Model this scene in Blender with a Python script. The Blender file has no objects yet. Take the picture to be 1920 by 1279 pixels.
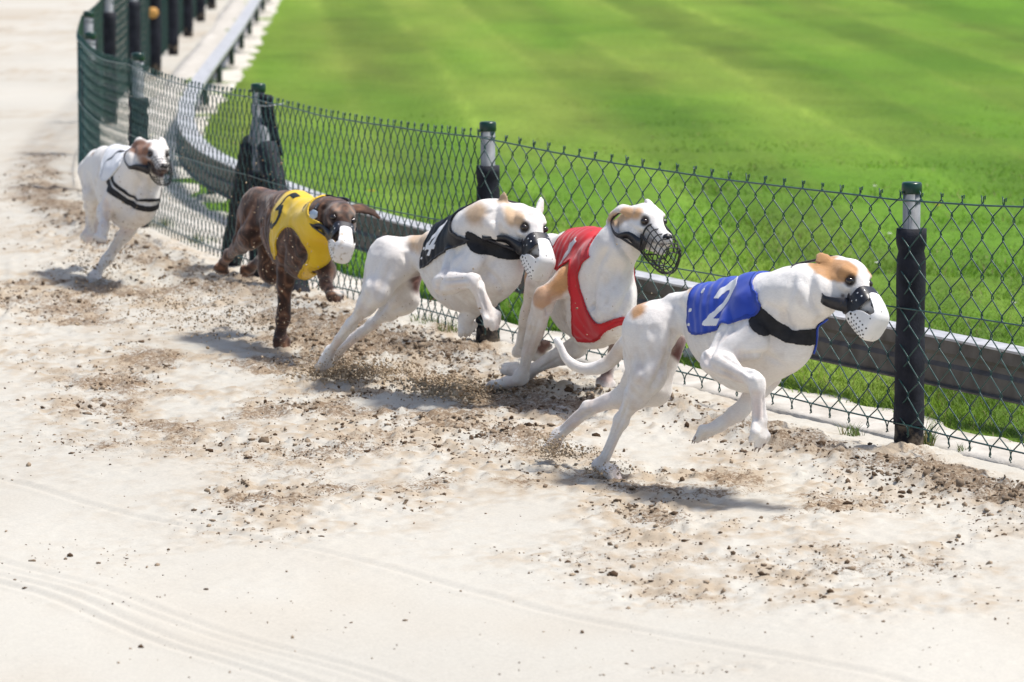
import bpy, bmesh, math
import numpy as np
from mathutils import Vector
from mathutils.bvhtree import BVHTree

# ------------------------------------------------------------------ camera
scene = bpy.context.scene
COL = scene.collection
R = math.radians
CAM_H, F_PX, PITCH = 1.76, 8000.0, math.atan(987.5 / 8000.0)
cam_data = bpy.data.cameras.new("camera")
cam_data.lens = 150.0
cam_data.sensor_width = 36.0
cam_data.clip_start = 0.1
cam_data.clip_end = 2000.0
cam_data.dof.use_dof = True
cam_data.dof.focus_distance = 11.6
cam_data.dof.aperture_fstop = 7.0
cam = bpy.data.objects.new("camera", cam_data)
cam.location = (0.0, 0.0, CAM_H)
cam.rotation_euler = (math.pi / 2 - PITCH, 0.0, 0.0)
COL.objects.link(cam)
scene.camera = cam

# ------------------------------------------------------------------ sky and sun
SUN_EL, SUN_AZ = R(65.0), R(84.0)          # azimuth measured from +Y (away) towards +X (right)
world = bpy.data.worlds.new("World")
scene.world = world
world.use_nodes = True
wn = world.node_tree.nodes
wl = world.node_tree.links
sky = wn.new("ShaderNodeTexSky")
sky.sky_type = 'NISHITA'
sky.sun_disc = False
sky.sun_elevation = SUN_EL
sky.sun_rotation = SUN_AZ
sky.air_density = 1.0
sky.dust_density = 2.5
sky.ozone_density = 1.0
wl.new(sky.outputs[0], wn["Background"].inputs[0])
wn["Background"].inputs[1].default_value = 0.15
sun_data = bpy.data.lights.new("sun", 'SUN')
sun_data.energy = 4.25
sun_data.angle = R(7.0)
sun_data.color = (1.0, 0.955, 0.89)
sun = bpy.data.objects.new("sun", sun_data)
to_sun = Vector((math.sin(SUN_AZ) * math.cos(SUN_EL), math.cos(SUN_AZ) * math.cos(SUN_EL), math.sin(SUN_EL)))
sun.rotation_euler = to_sun.to_track_quat('Z', 'Y').to_euler()
sun.location = (3.0, 10.0, 12.0)
COL.objects.link(sun)
vs = scene.view_settings
vs.view_transform = 'Standard'
vs.look = 'None'
vs.exposure = 0.13
vs.gamma = 1.0
vs.use_curve_mapping = False
scene.cycles.max_bounces = 6
scene.cycles.use_denoising = True

rng = np.random.default_rng(7)

# ------------------------------------------------------------------ geometry helpers
def V(*a):
    return np.array(a, dtype=np.float64)

def unit(v):
    v = np.asarray(v, float)
    return v / (np.linalg.norm(v) + 1e-12)

_fw = V(0, math.cos(PITCH), -math.sin(PITCH))
_up = V(0, math.sin(PITCH), math.cos(PITCH))

def P(px, py, Y):
    """survey helper: a point measured on the photograph, at a known distance Y"""
    d = _fw + V(1, 0, 0) * (px - 960.0) / F_PX - _up * (py - 639.5) / F_PX
    return V(0, 0, CAM_H) + d * (Y / d[1])

def G(px, py, z=0.0):
    d = _fw + V(1, 0, 0) * (px - 960.0) / F_PX - _up * (py - 639.5) / F_PX
    return V(0, 0, CAM_H) + d * ((z - CAM_H) / d[2])

def mesh_obj(name, verts, faces, mat=None, parent=None, smooth=True, col=None):
    me = bpy.data.meshes.new(name)
    verts = np.asarray(verts, np.float32).reshape(-1, 3)
    if isinstance(faces, np.ndarray):
        n = faces.shape[1]
        me.vertices.add(len(verts))
        me.vertices.foreach_set("co", verts.ravel())
        me.loops.add(faces.size)
        me.loops.foreach_set("vertex_index", faces.astype(np.int32).ravel())
        me.polygons.add(len(faces))
        me.polygons.foreach_set("loop_start", np.arange(0, faces.size, n, dtype=np.int32))
        me.polygons.foreach_set("loop_total", np.full(len(faces), n, dtype=np.int32))
        me.update(calc_edges=True)
        me.validate()
    else:
        me.from_pydata([tuple(v) for v in verts], [], faces)
        me.update()
    if smooth:
        me.polygons.foreach_set("use_smooth", np.ones(len(me.polygons), bool))
    if col is not None:
        at = me.color_attributes.new("Col", 'FLOAT_COLOR', 'POINT')
        c = np.ones((len(me.vertices), 4), np.float32)
        c[:, :np.shape(col)[1]] = col
        at.data.foreach_set("color", c.ravel())
    if mat is not None:
        me.materials.append(mat)
    o = bpy.data.objects.new(name, me)
    COL.objects.link(o)
    if parent is not None:
        o.parent = parent
        par_loc = V(*root_loc(parent))
        o.location = (0, 0, 0)
        # vertices are given in world space: shift into the root's space
        me.vertices.foreach_set("co", (verts - par_loc.astype(np.float32)).ravel())
        me.update()
    return o

def root_loc(o):
    while o.parent is not None:
        o = o.parent
    return o.location if o.type == 'EMPTY' else (0.0, 0.0, 0.0)

def empty(name, loc, label, cat, group=None):
    o = bpy.data.objects.new(name, None)
    o.empty_display_size = 0.1
    o.location = tuple(loc)
    COL.objects.link(o)
    tag(o, label, cat, group)
    return o

def tag(o, label=None, cat=None, group=None, kind=None):
    if label: o["label"] = label
    if cat: o["category"] = cat
    if group: o["group"] = group
    if kind: o["kind"] = kind
    return o

class MB:
    """collects vertices and faces of one mesh"""
    def __init__(self):
        self.v, self.f, self.n = [], [], 0
    def add(self, v, f):
        v = np.asarray(v, float).reshape(-1, 3)
        self.v.append(v)
        self.f += [tuple(int(i) + self.n for i in q) for q in f]
        self.n += len(v)
    def build(self, name, mat, parent=None, smooth=True):
        return mesh_obj(name, np.concatenate(self.v), self.f, mat, parent, smooth)

def tube(mb, pts, r, sides=6, cap=True):
    pts = [np.asarray(p, float) for p in pts]
    n = len(pts)
    rr = r if hasattr(r, '__len__') else [r] * n
    t = [unit(pts[min(i + 1, n - 1)] - pts[max(i - 1, 0)]) for i in range(n)]
    ref = V(0, 0, 1) if abs(t[0][2]) < 0.9 else V(1, 0, 0)
    nrm = unit(np.cross(t[0], ref))
    vs_, fs = [], []
    for i in range(n):
        nrm = unit(nrm - t[i] * np.dot(nrm, t[i]))
        b = np.cross(t[i], nrm)
        for k in range(sides):
            a = 2 * math.pi * k / sides
            vs_.append(pts[i] + rr[i] * (nrm * math.cos(a) + b * math.sin(a)))
    for i in range(n - 1):
        for k in range(sides):
            k2 = (k + 1) % sides
            fs.append((i * sides + k, i * sides + k2, (i + 1) * sides + k2, (i + 1) * sides + k))
    if cap:
        fs.append(tuple(range(sides - 1, -1, -1)))
        fs.append(tuple((n - 1) * sides + k for k in range(sides)))
    mb.add(vs_, fs)

def lathe(mb, base, prof, sides=20, axis=None):
    """prof: list of (radius, height) from the bottom up"""
    base = np.asarray(base, float)
    ax = unit(axis) if axis is not None else V(0, 0, 1)
    ref = V(1, 0, 0) if abs(ax[0]) < 0.9 else V(0, 1, 0)
    a1 = unit(np.cross(ax, ref)); a2 = np.cross(ax, a1)
    vs_, fs = [], []
    for (r, h) in prof:
        for k in range(sides):
            a = 2 * math.pi * k / sides
            vs_.append(base + ax * h + r * (a1 * math.cos(a) + a2 * math.sin(a)))
    for i in range(len(prof) - 1):
        for k in range(sides):
            k2 = (k + 1) % sides
            fs.append((i * sides + k, i * sides + k2, (i + 1) * sides + k2, (i + 1) * sides + k))
    fs.append(tuple(range(sides - 1, -1, -1)))
    fs.append(tuple((len(prof) - 1) * sides + k for k in range(sides)))
    mb.add(vs_, fs)

# lattice noise, vectorised
_lat = rng.random((256, 256)).astype(np.float32) * 2 - 1
_lat3 = rng.random((64, 64, 64)).astype(np.float32) * 2 - 1
def noise2(x, y):
    xi = np.floor(x).astype(np.int64); yi = np.floor(y).astype(np.int64)
    fx = x - xi; fy = y - yi
    fx = fx * fx * fx * (fx * (fx * 6 - 15) + 10); fy = fy * fy * fy * (fy * (fy * 6 - 15) + 10)
    a = _lat[xi & 255, yi & 255]; b = _lat[(xi + 1) & 255, yi & 255]
    c = _lat[xi & 255, (yi + 1) & 255]; d = _lat[(xi + 1) & 255, (yi + 1) & 255]
    return (a * (1 - fx) + b * fx) * (1 - fy) + (c * (1 - fx) + d * fx) * fy
def fbm2(x, y, o=4):
    s, a = 0, 1.0
    for i in range(o):
        s = s + a * noise2(x * 2 ** i + 17.3 * i, y * 2 ** i - 9.1 * i)
        a *= 0.5
    return s
def noise3(p):
    i = np.floor(p).astype(np.int64); f = p - i
    f = f * f * (3 - 2 * f)
    out = 0
    for dx in (0, 1):
        for dy in (0, 1):
            for dz in (0, 1):
                w = (f[:, 0] if dx else 1 - f[:, 0]) * (f[:, 1] if dy else 1 - f[:, 1]) * (f[:, 2] if dz else 1 - f[:, 2])
                out = out + w * _lat3[(i[:, 0] + dx) & 63, (i[:, 1] + dy) & 63, (i[:, 2] + dz) & 63]
    return out

# ------------------------------------------------------------------ materials
def mat_new(name):
    m = bpy.data.materials.new(name)
    m.use_nodes = True
    nt = m.node_tree
    return m, nt, nt.nodes["Principled BSDF"]

def mat_noise(name, c1, c2, scale=20.0, rough=0.6, metal=0.0, bump=0.0, bscale=None, spec=0.5, detail=6.0, bdist=0.01, lo=0.35, hi=0.65, sheen=0.0):
    m, nt, b = mat_new(name)
    tc = nt.nodes.new("ShaderNodeTexCoord")
    nz = nt.nodes.new("ShaderNodeTexNoise")
    nz.inputs["Scale"].default_value = scale
    nz.inputs["Detail"].default_value = detail
    nt.links.new(tc.outputs["Object"], nz.inputs["Vector"])
    rp = nt.nodes.new("ShaderNodeValToRGB")
    rp.color_ramp.elements[0].position = lo
    rp.color_ramp.elements[1].position = hi
    rp.color_ramp.elements[0].color = (*c1, 1)
    rp.color_ramp.elements[1].color = (*c2, 1)
    nt.links.new(nz.outputs["Fac"], rp.inputs["Fac"])
    nt.links.new(rp.outputs["Color"], b.inputs["Base Color"])
    b.inputs["Roughness"].default_value = rough
    b.inputs["Metallic"].default_value = metal
    b.inputs["Specular IOR Level"].default_value = spec
    if sheen:
        b.inputs["Sheen Weight"].default_value = sheen
        b.inputs["Sheen Roughness"].default_value = 0.5
    if bump:
        n2 = nt.nodes.new("ShaderNodeTexNoise")
        n2.inputs["Scale"].default_value = bscale or scale * 3
        n2.inputs["Detail"].default_value = 5
        nt.links.new(tc.outputs["Object"], n2.inputs["Vector"])
        bp = nt.nodes.new("ShaderNodeBump")
        bp.inputs["Strength"].default_value = bump
        bp.inputs["Distance"].default_value = bdist
        nt.links.new(n2.outputs["Fac"], bp.inputs["Height"])
        nt.links.new(bp.outputs["Normal"], b.inputs["Normal"])
    return m

def mat_attr(name, rough=0.7, nscale=60.0, namt=0.12, bump=0.2, bscale=300.0, spec=0.3, sheen=0.0, bdist=0.004, sss=0.0, stretch=None):
    """base colour from the mesh's colour attribute, broken up by noise"""
    m, nt, b = mat_new(name)
    at = nt.nodes.new("ShaderNodeAttribute"); at.attribute_name = "Col"
    tc = nt.nodes.new("ShaderNodeTexCoord")
    src = tc.outputs["Object"]
    if stretch:
        mp = nt.nodes.new("ShaderNodeMapping"); mp.inputs["Scale"].default_value = stretch
        nt.links.new(src, mp.inputs["Vector"]); src = mp.outputs["Vector"]
    nz = nt.nodes.new("ShaderNodeTexNoise")
    nz.inputs["Scale"].default_value = nscale; nz.inputs["Detail"].default_value = 8; nz.inputs["Roughness"].default_value = 0.65
    nt.links.new(src, nz.inputs["Vector"])
    mr = nt.nodes.new("ShaderNodeMapRange")
    mr.inputs["From Min"].default_value = 0.3; mr.inputs["From Max"].default_value = 0.7
    mr.inputs["To Min"].default_value = 1 - namt; mr.inputs["To Max"].default_value = 1 + namt
    nt.links.new(nz.outputs["Fac"], mr.inputs["Value"])
    mx = nt.nodes.new("ShaderNodeVectorMath"); mx.operation = 'SCALE'
    nt.links.new(at.outputs["Color"], mx.inputs[0]); nt.links.new(mr.outputs["Result"], mx.inputs["Scale"])
    nt.links.new(mx.outputs["Vector"], b.inputs["Base Color"])
    b.inputs["Roughness"].default_value = rough
    b.inputs["Specular IOR Level"].default_value = spec
    if sheen:
        b.inputs["Sheen Weight"].default_value = sheen
    if sss:
        b.inputs["Subsurface Weight"].default_value = sss
        b.inputs["Subsurface Radius"].default_value = (0.02, 0.008, 0.005)
        b.inputs["Subsurface Scale"].default_value = 0.3
    if bump:
        n2 = nt.nodes.new("ShaderNodeTexNoise")
        n2.inputs["Scale"].default_value = bscale; n2.inputs["Detail"].default_value = 6
        nt.links.new(src, n2.inputs["Vector"])
        bp = nt.nodes.new("ShaderNodeBump"); bp.inputs["Strength"].default_value = bump; bp.inputs["Distance"].default_value = bdist
        nt.links.new(n2.outputs["Fac"], bp.inputs["Height"])
        nt.links.new(bp.outputs["Normal"], b.inputs["Normal"])
    return m

M = {}
def sand_material():
    m, nt, b = mat_new("sand")
    L = nt.links.new
    N = nt.nodes.new
    at = N("ShaderNodeAttribute"); at.attribute_name = "Col"
    tc = N("ShaderNodeTexCoord")
    def nz(scale, detail, rough=0.6):
        n = N("ShaderNodeTexNoise"); n.inputs["Scale"].default_value = scale; n.inputs["Detail"].default_value = detail; n.inputs["Roughness"].default_value = rough
        L(tc.outputs["Object"], n.inputs["Vector"]); return n.outputs["Fac"]
    def math_(op, a, b_):
        n = N("ShaderNodeMath"); n.operation = op
        for i, q in enumerate((a, b_)):
            if isinstance(q, (int, float)): n.inputs[i].default_value = q
            else: L(q, n.inputs[i])
        return n.outputs[0]
    crumb = math_('ADD', math_('MULTIPLY', nz(34.0, 5, 0.8), 0.45), math_('MULTIPLY', nz(110.0, 3, 0.75), 0.55))
    lev = math_('ADD', math_('MULTIPLY', at.outputs["Alpha"], 0.30), crumb)
    ss = N("ShaderNodeMapRange"); ss.interpolation_type = 'SMOOTHSTEP'
    ss.inputs["From Min"].default_value = 0.70; ss.inputs["From Max"].default_value = 0.79
    L(lev, ss.inputs["Value"])
    fac = math_('MULTIPLY', ss.outputs["Result"], 0.85)
    grain = N("ShaderNodeMapRange"); grain.inputs["From Min"].default_value = 0.3; grain.inputs["From Max"].default_value = 0.7; grain.inputs["To Min"].default_value = 0.90; grain.inputs["To Max"].default_value = 1.08
    L(nz(120.0, 6, 0.7), grain.inputs["Value"])
    mix = N("ShaderNodeMix"); mix.data_type = 'RGBA'
    L(fac, mix.inputs["Factor"]); L(at.outputs["Color"], mix.inputs["A"]); mix.inputs["B"].default_value = (0.185, 0.126, 0.078, 1)
    sc = N("ShaderNodeVectorMath"); sc.operation = 'SCALE'
    L(mix.outputs["Result"], sc.inputs[0]); L(grain.outputs["Result"], sc.inputs["Scale"])
    L(sc.outputs["Vector"], b.inputs["Base Color"])
    b.inputs["Roughness"].default_value = 0.95; b.inputs["Specular IOR Level"].default_value = 0.1
    bp = N("ShaderNodeBump"); bp.inputs["Distance"].default_value = 0.012; bp.inputs["Strength"].default_value = 0.55
    hgt = math_('ADD', math_('MULTIPLY', math_('MULTIPLY', crumb, at.outputs["Alpha"]), 1.0), math_('MULTIPLY', nz(170.0, 4), 0.12))
    L(hgt, bp.inputs["Height"]); L(bp.outputs["Normal"], b.inputs["Normal"])
    return m
M['sand'] = sand_material()
M['clod'] = mat_attr("damp_sand_clod", rough=0.95, nscale=150.0, namt=0.25, bump=0.0, spec=0.1)
M['spray'] = mat_noise("sand_grain", (0.20, 0.14, 0.085), (0.52, 0.42, 0.30), 14.0, 0.95, spec=0.1)
M['lawn'] = None
M['edging'] = mat_noise("edging_concrete", (0.44, 0.41, 0.36), (0.60, 0.57, 0.52), 9.0, 0.9, bump=0.3, bscale=90.0, spec=0.15)
M['wire'] = mat_noise("green_wire_coating", (0.009, 0.048, 0.042), (0.015, 0.072, 0.064), 40.0, 0.32, spec=0.5)
M['cap'] = mat_noise("green_cap_plastic", (0.003, 0.028, 0.016), (0.005, 0.042, 0.024), 20.0, 0.3, spec=0.5)
M['steel'] = mat_noise("galvanised_pipe", (0.13, 0.14, 0.155), (0.22, 0.235, 0.25), 30.0, 0.6, metal=0.0, bump=0.05)
M['foam'] = mat_noise("black_foam", (0.006, 0.007, 0.012), (0.022, 0.024, 0.034), 18.0, 0.75, bump=0.4, bscale=120.0, spec=0.3, bdist=0.004)
M['foamdust'] = mat_noise("dusty_foam", (0.012, 0.013, 0.018), (0.20, 0.16, 0.115), 26.0, 0.85, bump=0.4, bscale=120.0, spec=0.2, lo=0.45, hi=0.72)
M['rail'] = mat_noise("rail_shaded_weathered_steel", (0.055, 0.048, 0.042), (0.115, 0.105, 0.095), 14.0, 0.6, metal=0.1, bump=0.1, bscale=40.0)  # weathered web, its colour darkened further to paint in the shade on its face
M['railtop'] = mat_noise("rail_sunlit_top", (0.36, 0.36, 0.37), (0.54, 0.54, 0.55), 16.0, 0.5, metal=0.1, bump=0.1, bscale=40.0)  # paler copy for the flange: sunlight on the top put into its colour
M['railpost'] = mat_noise("rail_support_paint", (0.012, 0.03, 0.02), (0.03, 0.05, 0.035), 20.0, 0.6)
M['tie'] = mat_noise("tie_wire", (0.5, 0.5, 0.52), (0.7, 0.7, 0.72), 40.0, 0.4, metal=0.5)
M['orange'] = mat_noise("marker_paint", (0.55, 0.26, 0.05), (0.68, 0.36, 0.09), 10.0, 0.6)
M['fur'] = mat_attr("short_fur", rough=0.75, nscale=220.0, namt=0.07, bump=0.5, bscale=420.0, spec=0.18, sheen=0.3, bdist=0.003, stretch=(0.6, 0.6, 1.6))
M['hair'] = mat_attr("coat_hair", rough=0.5, nscale=40.0, namt=0.06, bump=0.0, spec=0.35)
M['eye'] = mat_noise("dark_eye", (0.006, 0.004, 0.003), (0.025, 0.011, 0.006), 60.0, 0.06, spec=0.7)
M['nose'] = mat_noise("nose_leather", (0.008, 0.007, 0.008), (0.02, 0.018, 0.02), 200.0, 0.35, bump=0.3, bscale=600.0, bdist=0.001)
M['lip'] = mat_noise("lip_skin", (0.03, 0.012, 0.012), (0.07, 0.03, 0.028), 80.0, 0.5)
M['claw'] = mat_noise("claw_horn", (0.20, 0.14, 0.11), (0.42, 0.32, 0.26), 60.0, 0.4)
M['mwhite'] = mat_noise("muzzle_white_plastic", (0.70, 0.69, 0.67), (0.80, 0.79, 0.78), 30.0, 0.38, spec=0.4, bump=0.06, bscale=80.0, bdist=0.002)
M['mdirty'] = mat_noise("muzzle_sandy_plastic", (0.42, 0.34, 0.25), (0.78, 0.76, 0.74), 60.0, 0.5, spec=0.4, lo=0.30, hi=0.48)
M['mblack'] = mat_noise("muzzle_black_leather", (0.008, 0.008, 0.012), (0.018, 0.018, 0.024), 40.0, 0.38, spec=0.5, bump=0.1, bscale=200.0, bdist=0.001)
M['hole'] = mat_noise("vent_hole_dark", (0.006, 0.005, 0.005), (0.012, 0.01, 0.01), 20.0, 0.9, spec=0.1)
M['rivet'] = mat_noise("rivet_metal", (0.45, 0.45, 0.46), (0.7, 0.7, 0.7), 40.0, 0.3, metal=0.8)
M['blackwire'] = mat_noise("basket_wire_coating", (0.008, 0.008, 0.008), (0.02, 0.02, 0.021), 40.0, 0.35)
M['strap'] = mat_noise("black_webbing", (0.007, 0.007, 0.009), (0.016, 0.016, 0.019), 60.0, 0.8, bump=0.3, bscale=500.0, bdist=0.001)
def cloth(name, a, b):
    return mat_noise(name, a, b, 9.0, 0.55, spec=0.3, bump=0.12, bscale=420.0, bdist=0.0012, sheen=0.25, lo=0.3, hi=0.7)
M['blue'] = cloth("blue_race_cloth", (0.012, 0.045, 0.36), (0.02, 0.07, 0.46))
M['red'] = cloth("red_race_cloth", (0.50, 0.006, 0.014), (0.62, 0.012, 0.024))
M['yellow'] = cloth("yellow_race_cloth", (0.70, 0.44, 0.010), (0.80, 0.54, 0.02))
M['black'] = mat_noise("black_race_cloth", (0.006, 0.0065, 0.010), (0.012, 0.013, 0.018), 9.0, 0.6, spec=0.3, bump=0.12, bscale=420.0, bdist=0.0012)
M['white'] = cloth("white_race_cloth", (0.74, 0.75, 0.78), (0.80, 0.81, 0.83))
for k_, f_ in (('blue', 0.72), ('red', 0.8), ('yellow', 0.85), ('black', 1.6), ('white', 0.92)):
    r_ = [n for n in M[k_].node_tree.nodes if n.type == 'VALTORGB'][0].color_ramp.elements
    M[k_ + '_hem'] = mat_noise(k_ + "_binding", tuple(c * f_ for c in r_[0].color[:3]), tuple(c * f_ for c in r_[1].color[:3]), 30.0, 0.5)
M['pwhite'] = mat_noise("white_print", (0.74, 0.74, 0.76), (0.82, 0.82, 0.83), 20.0, 0.5)
M['pblack'] = mat_noise("black_print", (0.008, 0.012, 0.012), (0.015, 0.02, 0.02), 20.0, 0.5)
M['tagmetal'] = mat_noise("dull_tag_metal", (0.35, 0.42, 0.5), (0.5, 0.56, 0.63), 20.0, 0.35, metal=0.4)
M['weed'] = mat_noise("weed_leaf", (0.05, 0.09, 0.02), (0.14, 0.16, 0.05), 30.0, 0.6)
M['petal'] = mat_noise("dandelion_petal", (0.75, 0.36, 0.01), (0.85, 0.5, 0.02), 20.0, 0.6)
M['daisy'] = mat_noise("daisy_petal", (0.75, 0.75, 0.7), (0.82, 0.82, 0.8), 20.0, 0.6)

def add_translucency(m, fac):
    nt = m.node_tree
    b = nt.nodes["Principled BSDF"]; out = nt.nodes["Material Output"]
    tr = nt.nodes.new("ShaderNodeBsdfTranslucent"); mx = nt.nodes.new("ShaderNodeMixShader")
    mx.inputs[0].default_value = fac
    nt.links.new(b.inputs["Base Color"].links[0].from_socket, tr.inputs["Color"])
    nt.links.new(b.outputs[0], mx.inputs[1]); nt.links.new(tr.outputs[0], mx.inputs[2])
    nt.links.new(mx.outputs[0], out.inputs["Surface"])

# ------------------------------------------------------------------ course of the fence
M['lawn'] = mat_attr("lawn_turf", rough=0.9, nscale=35.0, namt=0.35, bump=0.6, bscale=120.0, spec=0.15, bdist=0.02)
M['blade'] = mat_attr("grass_blade", rough=0.55, nscale=8.0, namt=0.12, bump=0.0, spec=0.3)
POSTS = [V(3.40, 7.30), V(2.22, 9.55), G(1704, 845)[:2], G(915, 650)[:2], G(487, 527)[:2], G(262, 428)[:2],
         V(-1.97, 19.95), V(-2.19, 22.1), V(-2.30, 24.4), V(-2.37, 26.8), V(-2.43, 29.1), V(-2.50, 31.5),
         V(-2.58, 34.0), V(-2.66, 36.5), V(-2.74, 39.0), V(-2.82, 41.5)]
def catmull(pts, n=40):
    pts = [2 * pts[0] - pts[1]] + list(pts) + [2 * pts[-1] - pts[-2]]
    out = []
    for i in range(1, len(pts) - 2):
        p0, p1, p2, p3 = pts[i - 1:i + 3]
        for k in range(n):
            t = k / n
            out.append(0.5 * ((2 * p1) + (p2 - p0) * t + (2 * p0 - 5 * p1 + 4 * p2 - p3) * t * t + (3 * p1 - p0 - 3 * p2 + p3) * t ** 3))
    out.append(pts[-2])
    return np.array(out)
NSEG = 40
CURVE = catmull(POSTS, NSEG)
SEGL = np.linalg.norm(np.diff(CURVE, axis=0), axis=1)
ARC = np.concatenate([[0], np.cumsum(SEGL)])
POST_ARC = ARC[::NSEG]
def at_arc(s):
    x = np.interp(s, ARC, CURVE[:, 0]); y = np.interp(s, ARC, CURVE[:, 1])
    return np.stack([x, y], -1)
def tan_arc(s, e=0.15):
    d = at_arc(np.asarray(s) + e) - at_arc(np.asarray(s) - e)
    return d / (np.linalg.norm(d, axis=-1, keepdims=True) + 1e-9)
def nrm_arc(s):
    """unit normal towards the infield (away from the track)"""
    t = tan_arc(s)
    return np.stack([t[..., 1], -t[..., 0]], -1)
_cs = np.linspace(-0, ARC[-1], 420)
_cp, _cn = at_arc(_cs), nrm_arc(_cs)
_ct = tan_arc(_cs)
def offset_of(x, y):
    """signed distance from the fence line, positive on the lawn side; also the arc position"""
    x = np.asarray(x, np.float32).ravel(); y = np.asarray(y, np.float32).ravel()
    off = np.empty(len(x), np.float32); arc = np.empty(len(x), np.float32)
    for a in range(0, len(x), 40000):
        dx = x[a:a + 40000, None] - _cp[None, :, 0].astype(np.float32)
        dy = y[a:a + 40000, None] - _cp[None, :, 1].astype(np.float32)
        k = np.argmin(dx * dx + dy * dy, axis=1)
        i = np.arange(len(k))
        o = dx[i, k] * _cn[k, 0] + dy[i, k] * _cn[k, 1]
        tt = dx[i, k] * _ct[k, 0] + dy[i, k] * _ct[k, 1]
        far = (k == 0) | (k == len(_cs) - 1)
        off[a:a + 40000] = o
        arc[a:a + 40000] = _cs[k] + np.where(far, tt, np.clip(tt, -0.1, 0.1))
    return off, arc

# ------------------------------------------------------------------ sand track
def pxblob(px, py, dx, dy, w):
    c = G(px, py); Yc = c[1]
    return (c[0], c[1], dx * Yc / F_PX, (G(px, py - dy)[1] - G(px, min(py + dy, 1500))[1]) / 2, w)
CHURN = [pxblob(*b) for b in [
    (620, 700, 330, 70, 1.0), (900, 770, 260, 60, 1.0), (300, 610, 330, 60, 0.8), (120, 545, 180, 40, 0.8),
    (430, 770, 300, 45, 0.75), (680, 890, 300, 70, 0.75), (1220, 910, 260, 40, 1.0), (1330, 960, 260, 50, 0.8),
    (1040, 850, 130, 40, 1.0), (1500, 1010, 330, 60, 0.42), (1160, 1035, 240, 35, 0.38), (1680, 1080, 230, 45, 0.36),
    (1230, 1100, 130, 22, 0.55), (1650, 1130, 190, 22, 0.5), (1480, 1080, 110, 18, 0.5), (700, 930, 180, 28, 0.7),
    (880, 640, 240, 60, 0.7), (480, 560, 200, 45, 0.7), (200, 480, 200, 40, 0.5), (100, 420, 90, 60, 0.5),
    (1850, 1060, 120, 35, 0.35), (1360, 1250, 120, 10, 0.3), (330, 775, 130, 14, 0.6), (1790, 1140, 90, 14, 0.4)]]
def churn_mask(x, y):
    m = np.zeros_like(x)
    for (cx, cy, rx, ry, w) in CHURN:
        q = ((x - cx) / rx) ** 2 + ((y - cy) / ry) ** 2
        m = np.maximum(m, w / (1 + 0.22 * q * q))
    return m
RUTS = [(G(0, 1035), G(700, 1262)), (G(0, 1048), G(700, 1276)), (G(0, 1060), G(560, 1275)), (G(0, 1082), G(520, 1278)), (G(220, 950), G(760, 1075)), (G(960, 880), G(1500, 905)),
        (G(90, 330), G(150, 190))]
def ground(x, y, off):
    """height and colour of the sand"""
    ch = churn_mask(x, y)
    br = fbm2(x * 3.1, y * 2.2, 3)
    ch = np.clip(ch * (1.1 + 0.7 * br), 0, 1)
    berm = np.exp(-((off + 0.27 + 0.05 * noise2(y * 2.1, x)) / 0.16) ** 2)
    bz = np.exp(-((off + 0.24) / 0.21) ** 2) * np.clip((26 - y) / 6, 0, 1)
    for pb_ in (POSTS[2], POSTS[3], POSTS[4]):
        bz = np.maximum(bz, np.exp(-(((x - pb_[0] + 0.06) / 0.17) ** 2 + ((y - pb_[1] + 0.10) / 0.22) ** 2)))
    lump = fbm2(x * 14, y * 12, 2)
    lump2 = fbm2(x * 34 + 5, y * 26, 2)
    soft = fbm2(x * 1.1 + 3, y * 0.8, 3)
    far = np.clip((y - 19) / 8, 0, 1) * np.clip(0.5 + 0.9 * fbm2(x * 0.7, y * 2.3, 3), 0, 1) * 0.6
    tex = np.clip(np.maximum(np.maximum(ch, bz), far), 0, 1)
    h = 0.010 * soft + 0.0009 * lump2 * np.clip(0.35 + soft, 0.1, 1)
    h = h + tex * (0.008 * np.abs(lump) + 0.009 * lump2 - 0.003)
    h = h + bz * (0.022 + 0.010 * lump + 0.009 * np.abs(lump2))
    for (a, b) in RUTS:
        d = unit(b[:2] - a[:2]); n = V(-d[1], d[0])
        wob = 0.05 * noise2(x * 1.3 + a[0], y * 1.3)
        e = (x - a[0]) * n[0] + (y - a[1]) * n[1] + wob
        h = h - 0.004 * np.exp(-(e / 0.014) ** 2) + 0.002 * np.exp(-((np.abs(e) - 0.032) / 0.014) ** 2)
    damp0 = np.clip(np.maximum(tex, 1.25 * bz) * (0.62 + 0.55 * fbm2(x * 5 + 31, y * 3.5, 3)), 0, 0.9)
    damp = 0.9 * np.clip(tex * (0.56 + 0.75 * fbm2(x * 9 + 31, y * 6, 3) + 0.75 * fbm2(x * 38, y * 26 + 9, 2) + 0.35 * lump2), 0, 1)
    damp = np.maximum(damp, 0.16 * np.clip(fbm2(x * 2.0 + 11, y * 1.2, 4), 0, 1))
    dry = np.array([0.488, 0.466, 0.412]); wet = np.array([0.385, 0.312, 0.228])
    col = dry[None] * (1 - damp[:, None]) + wet[None] * damp[:, None]
    col *= (1 + 0.05 * fbm2(x * 0.9, y * 0.7 + 40, 2))[:, None]
    h = np.where(off > 0.1, np.minimum(h, 0.01) - 0.02 * np.clip((off - 0.1) / 0.15, 0, 1), h)
    return h, np.concatenate([col, damp0[:, None]], 1)

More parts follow.
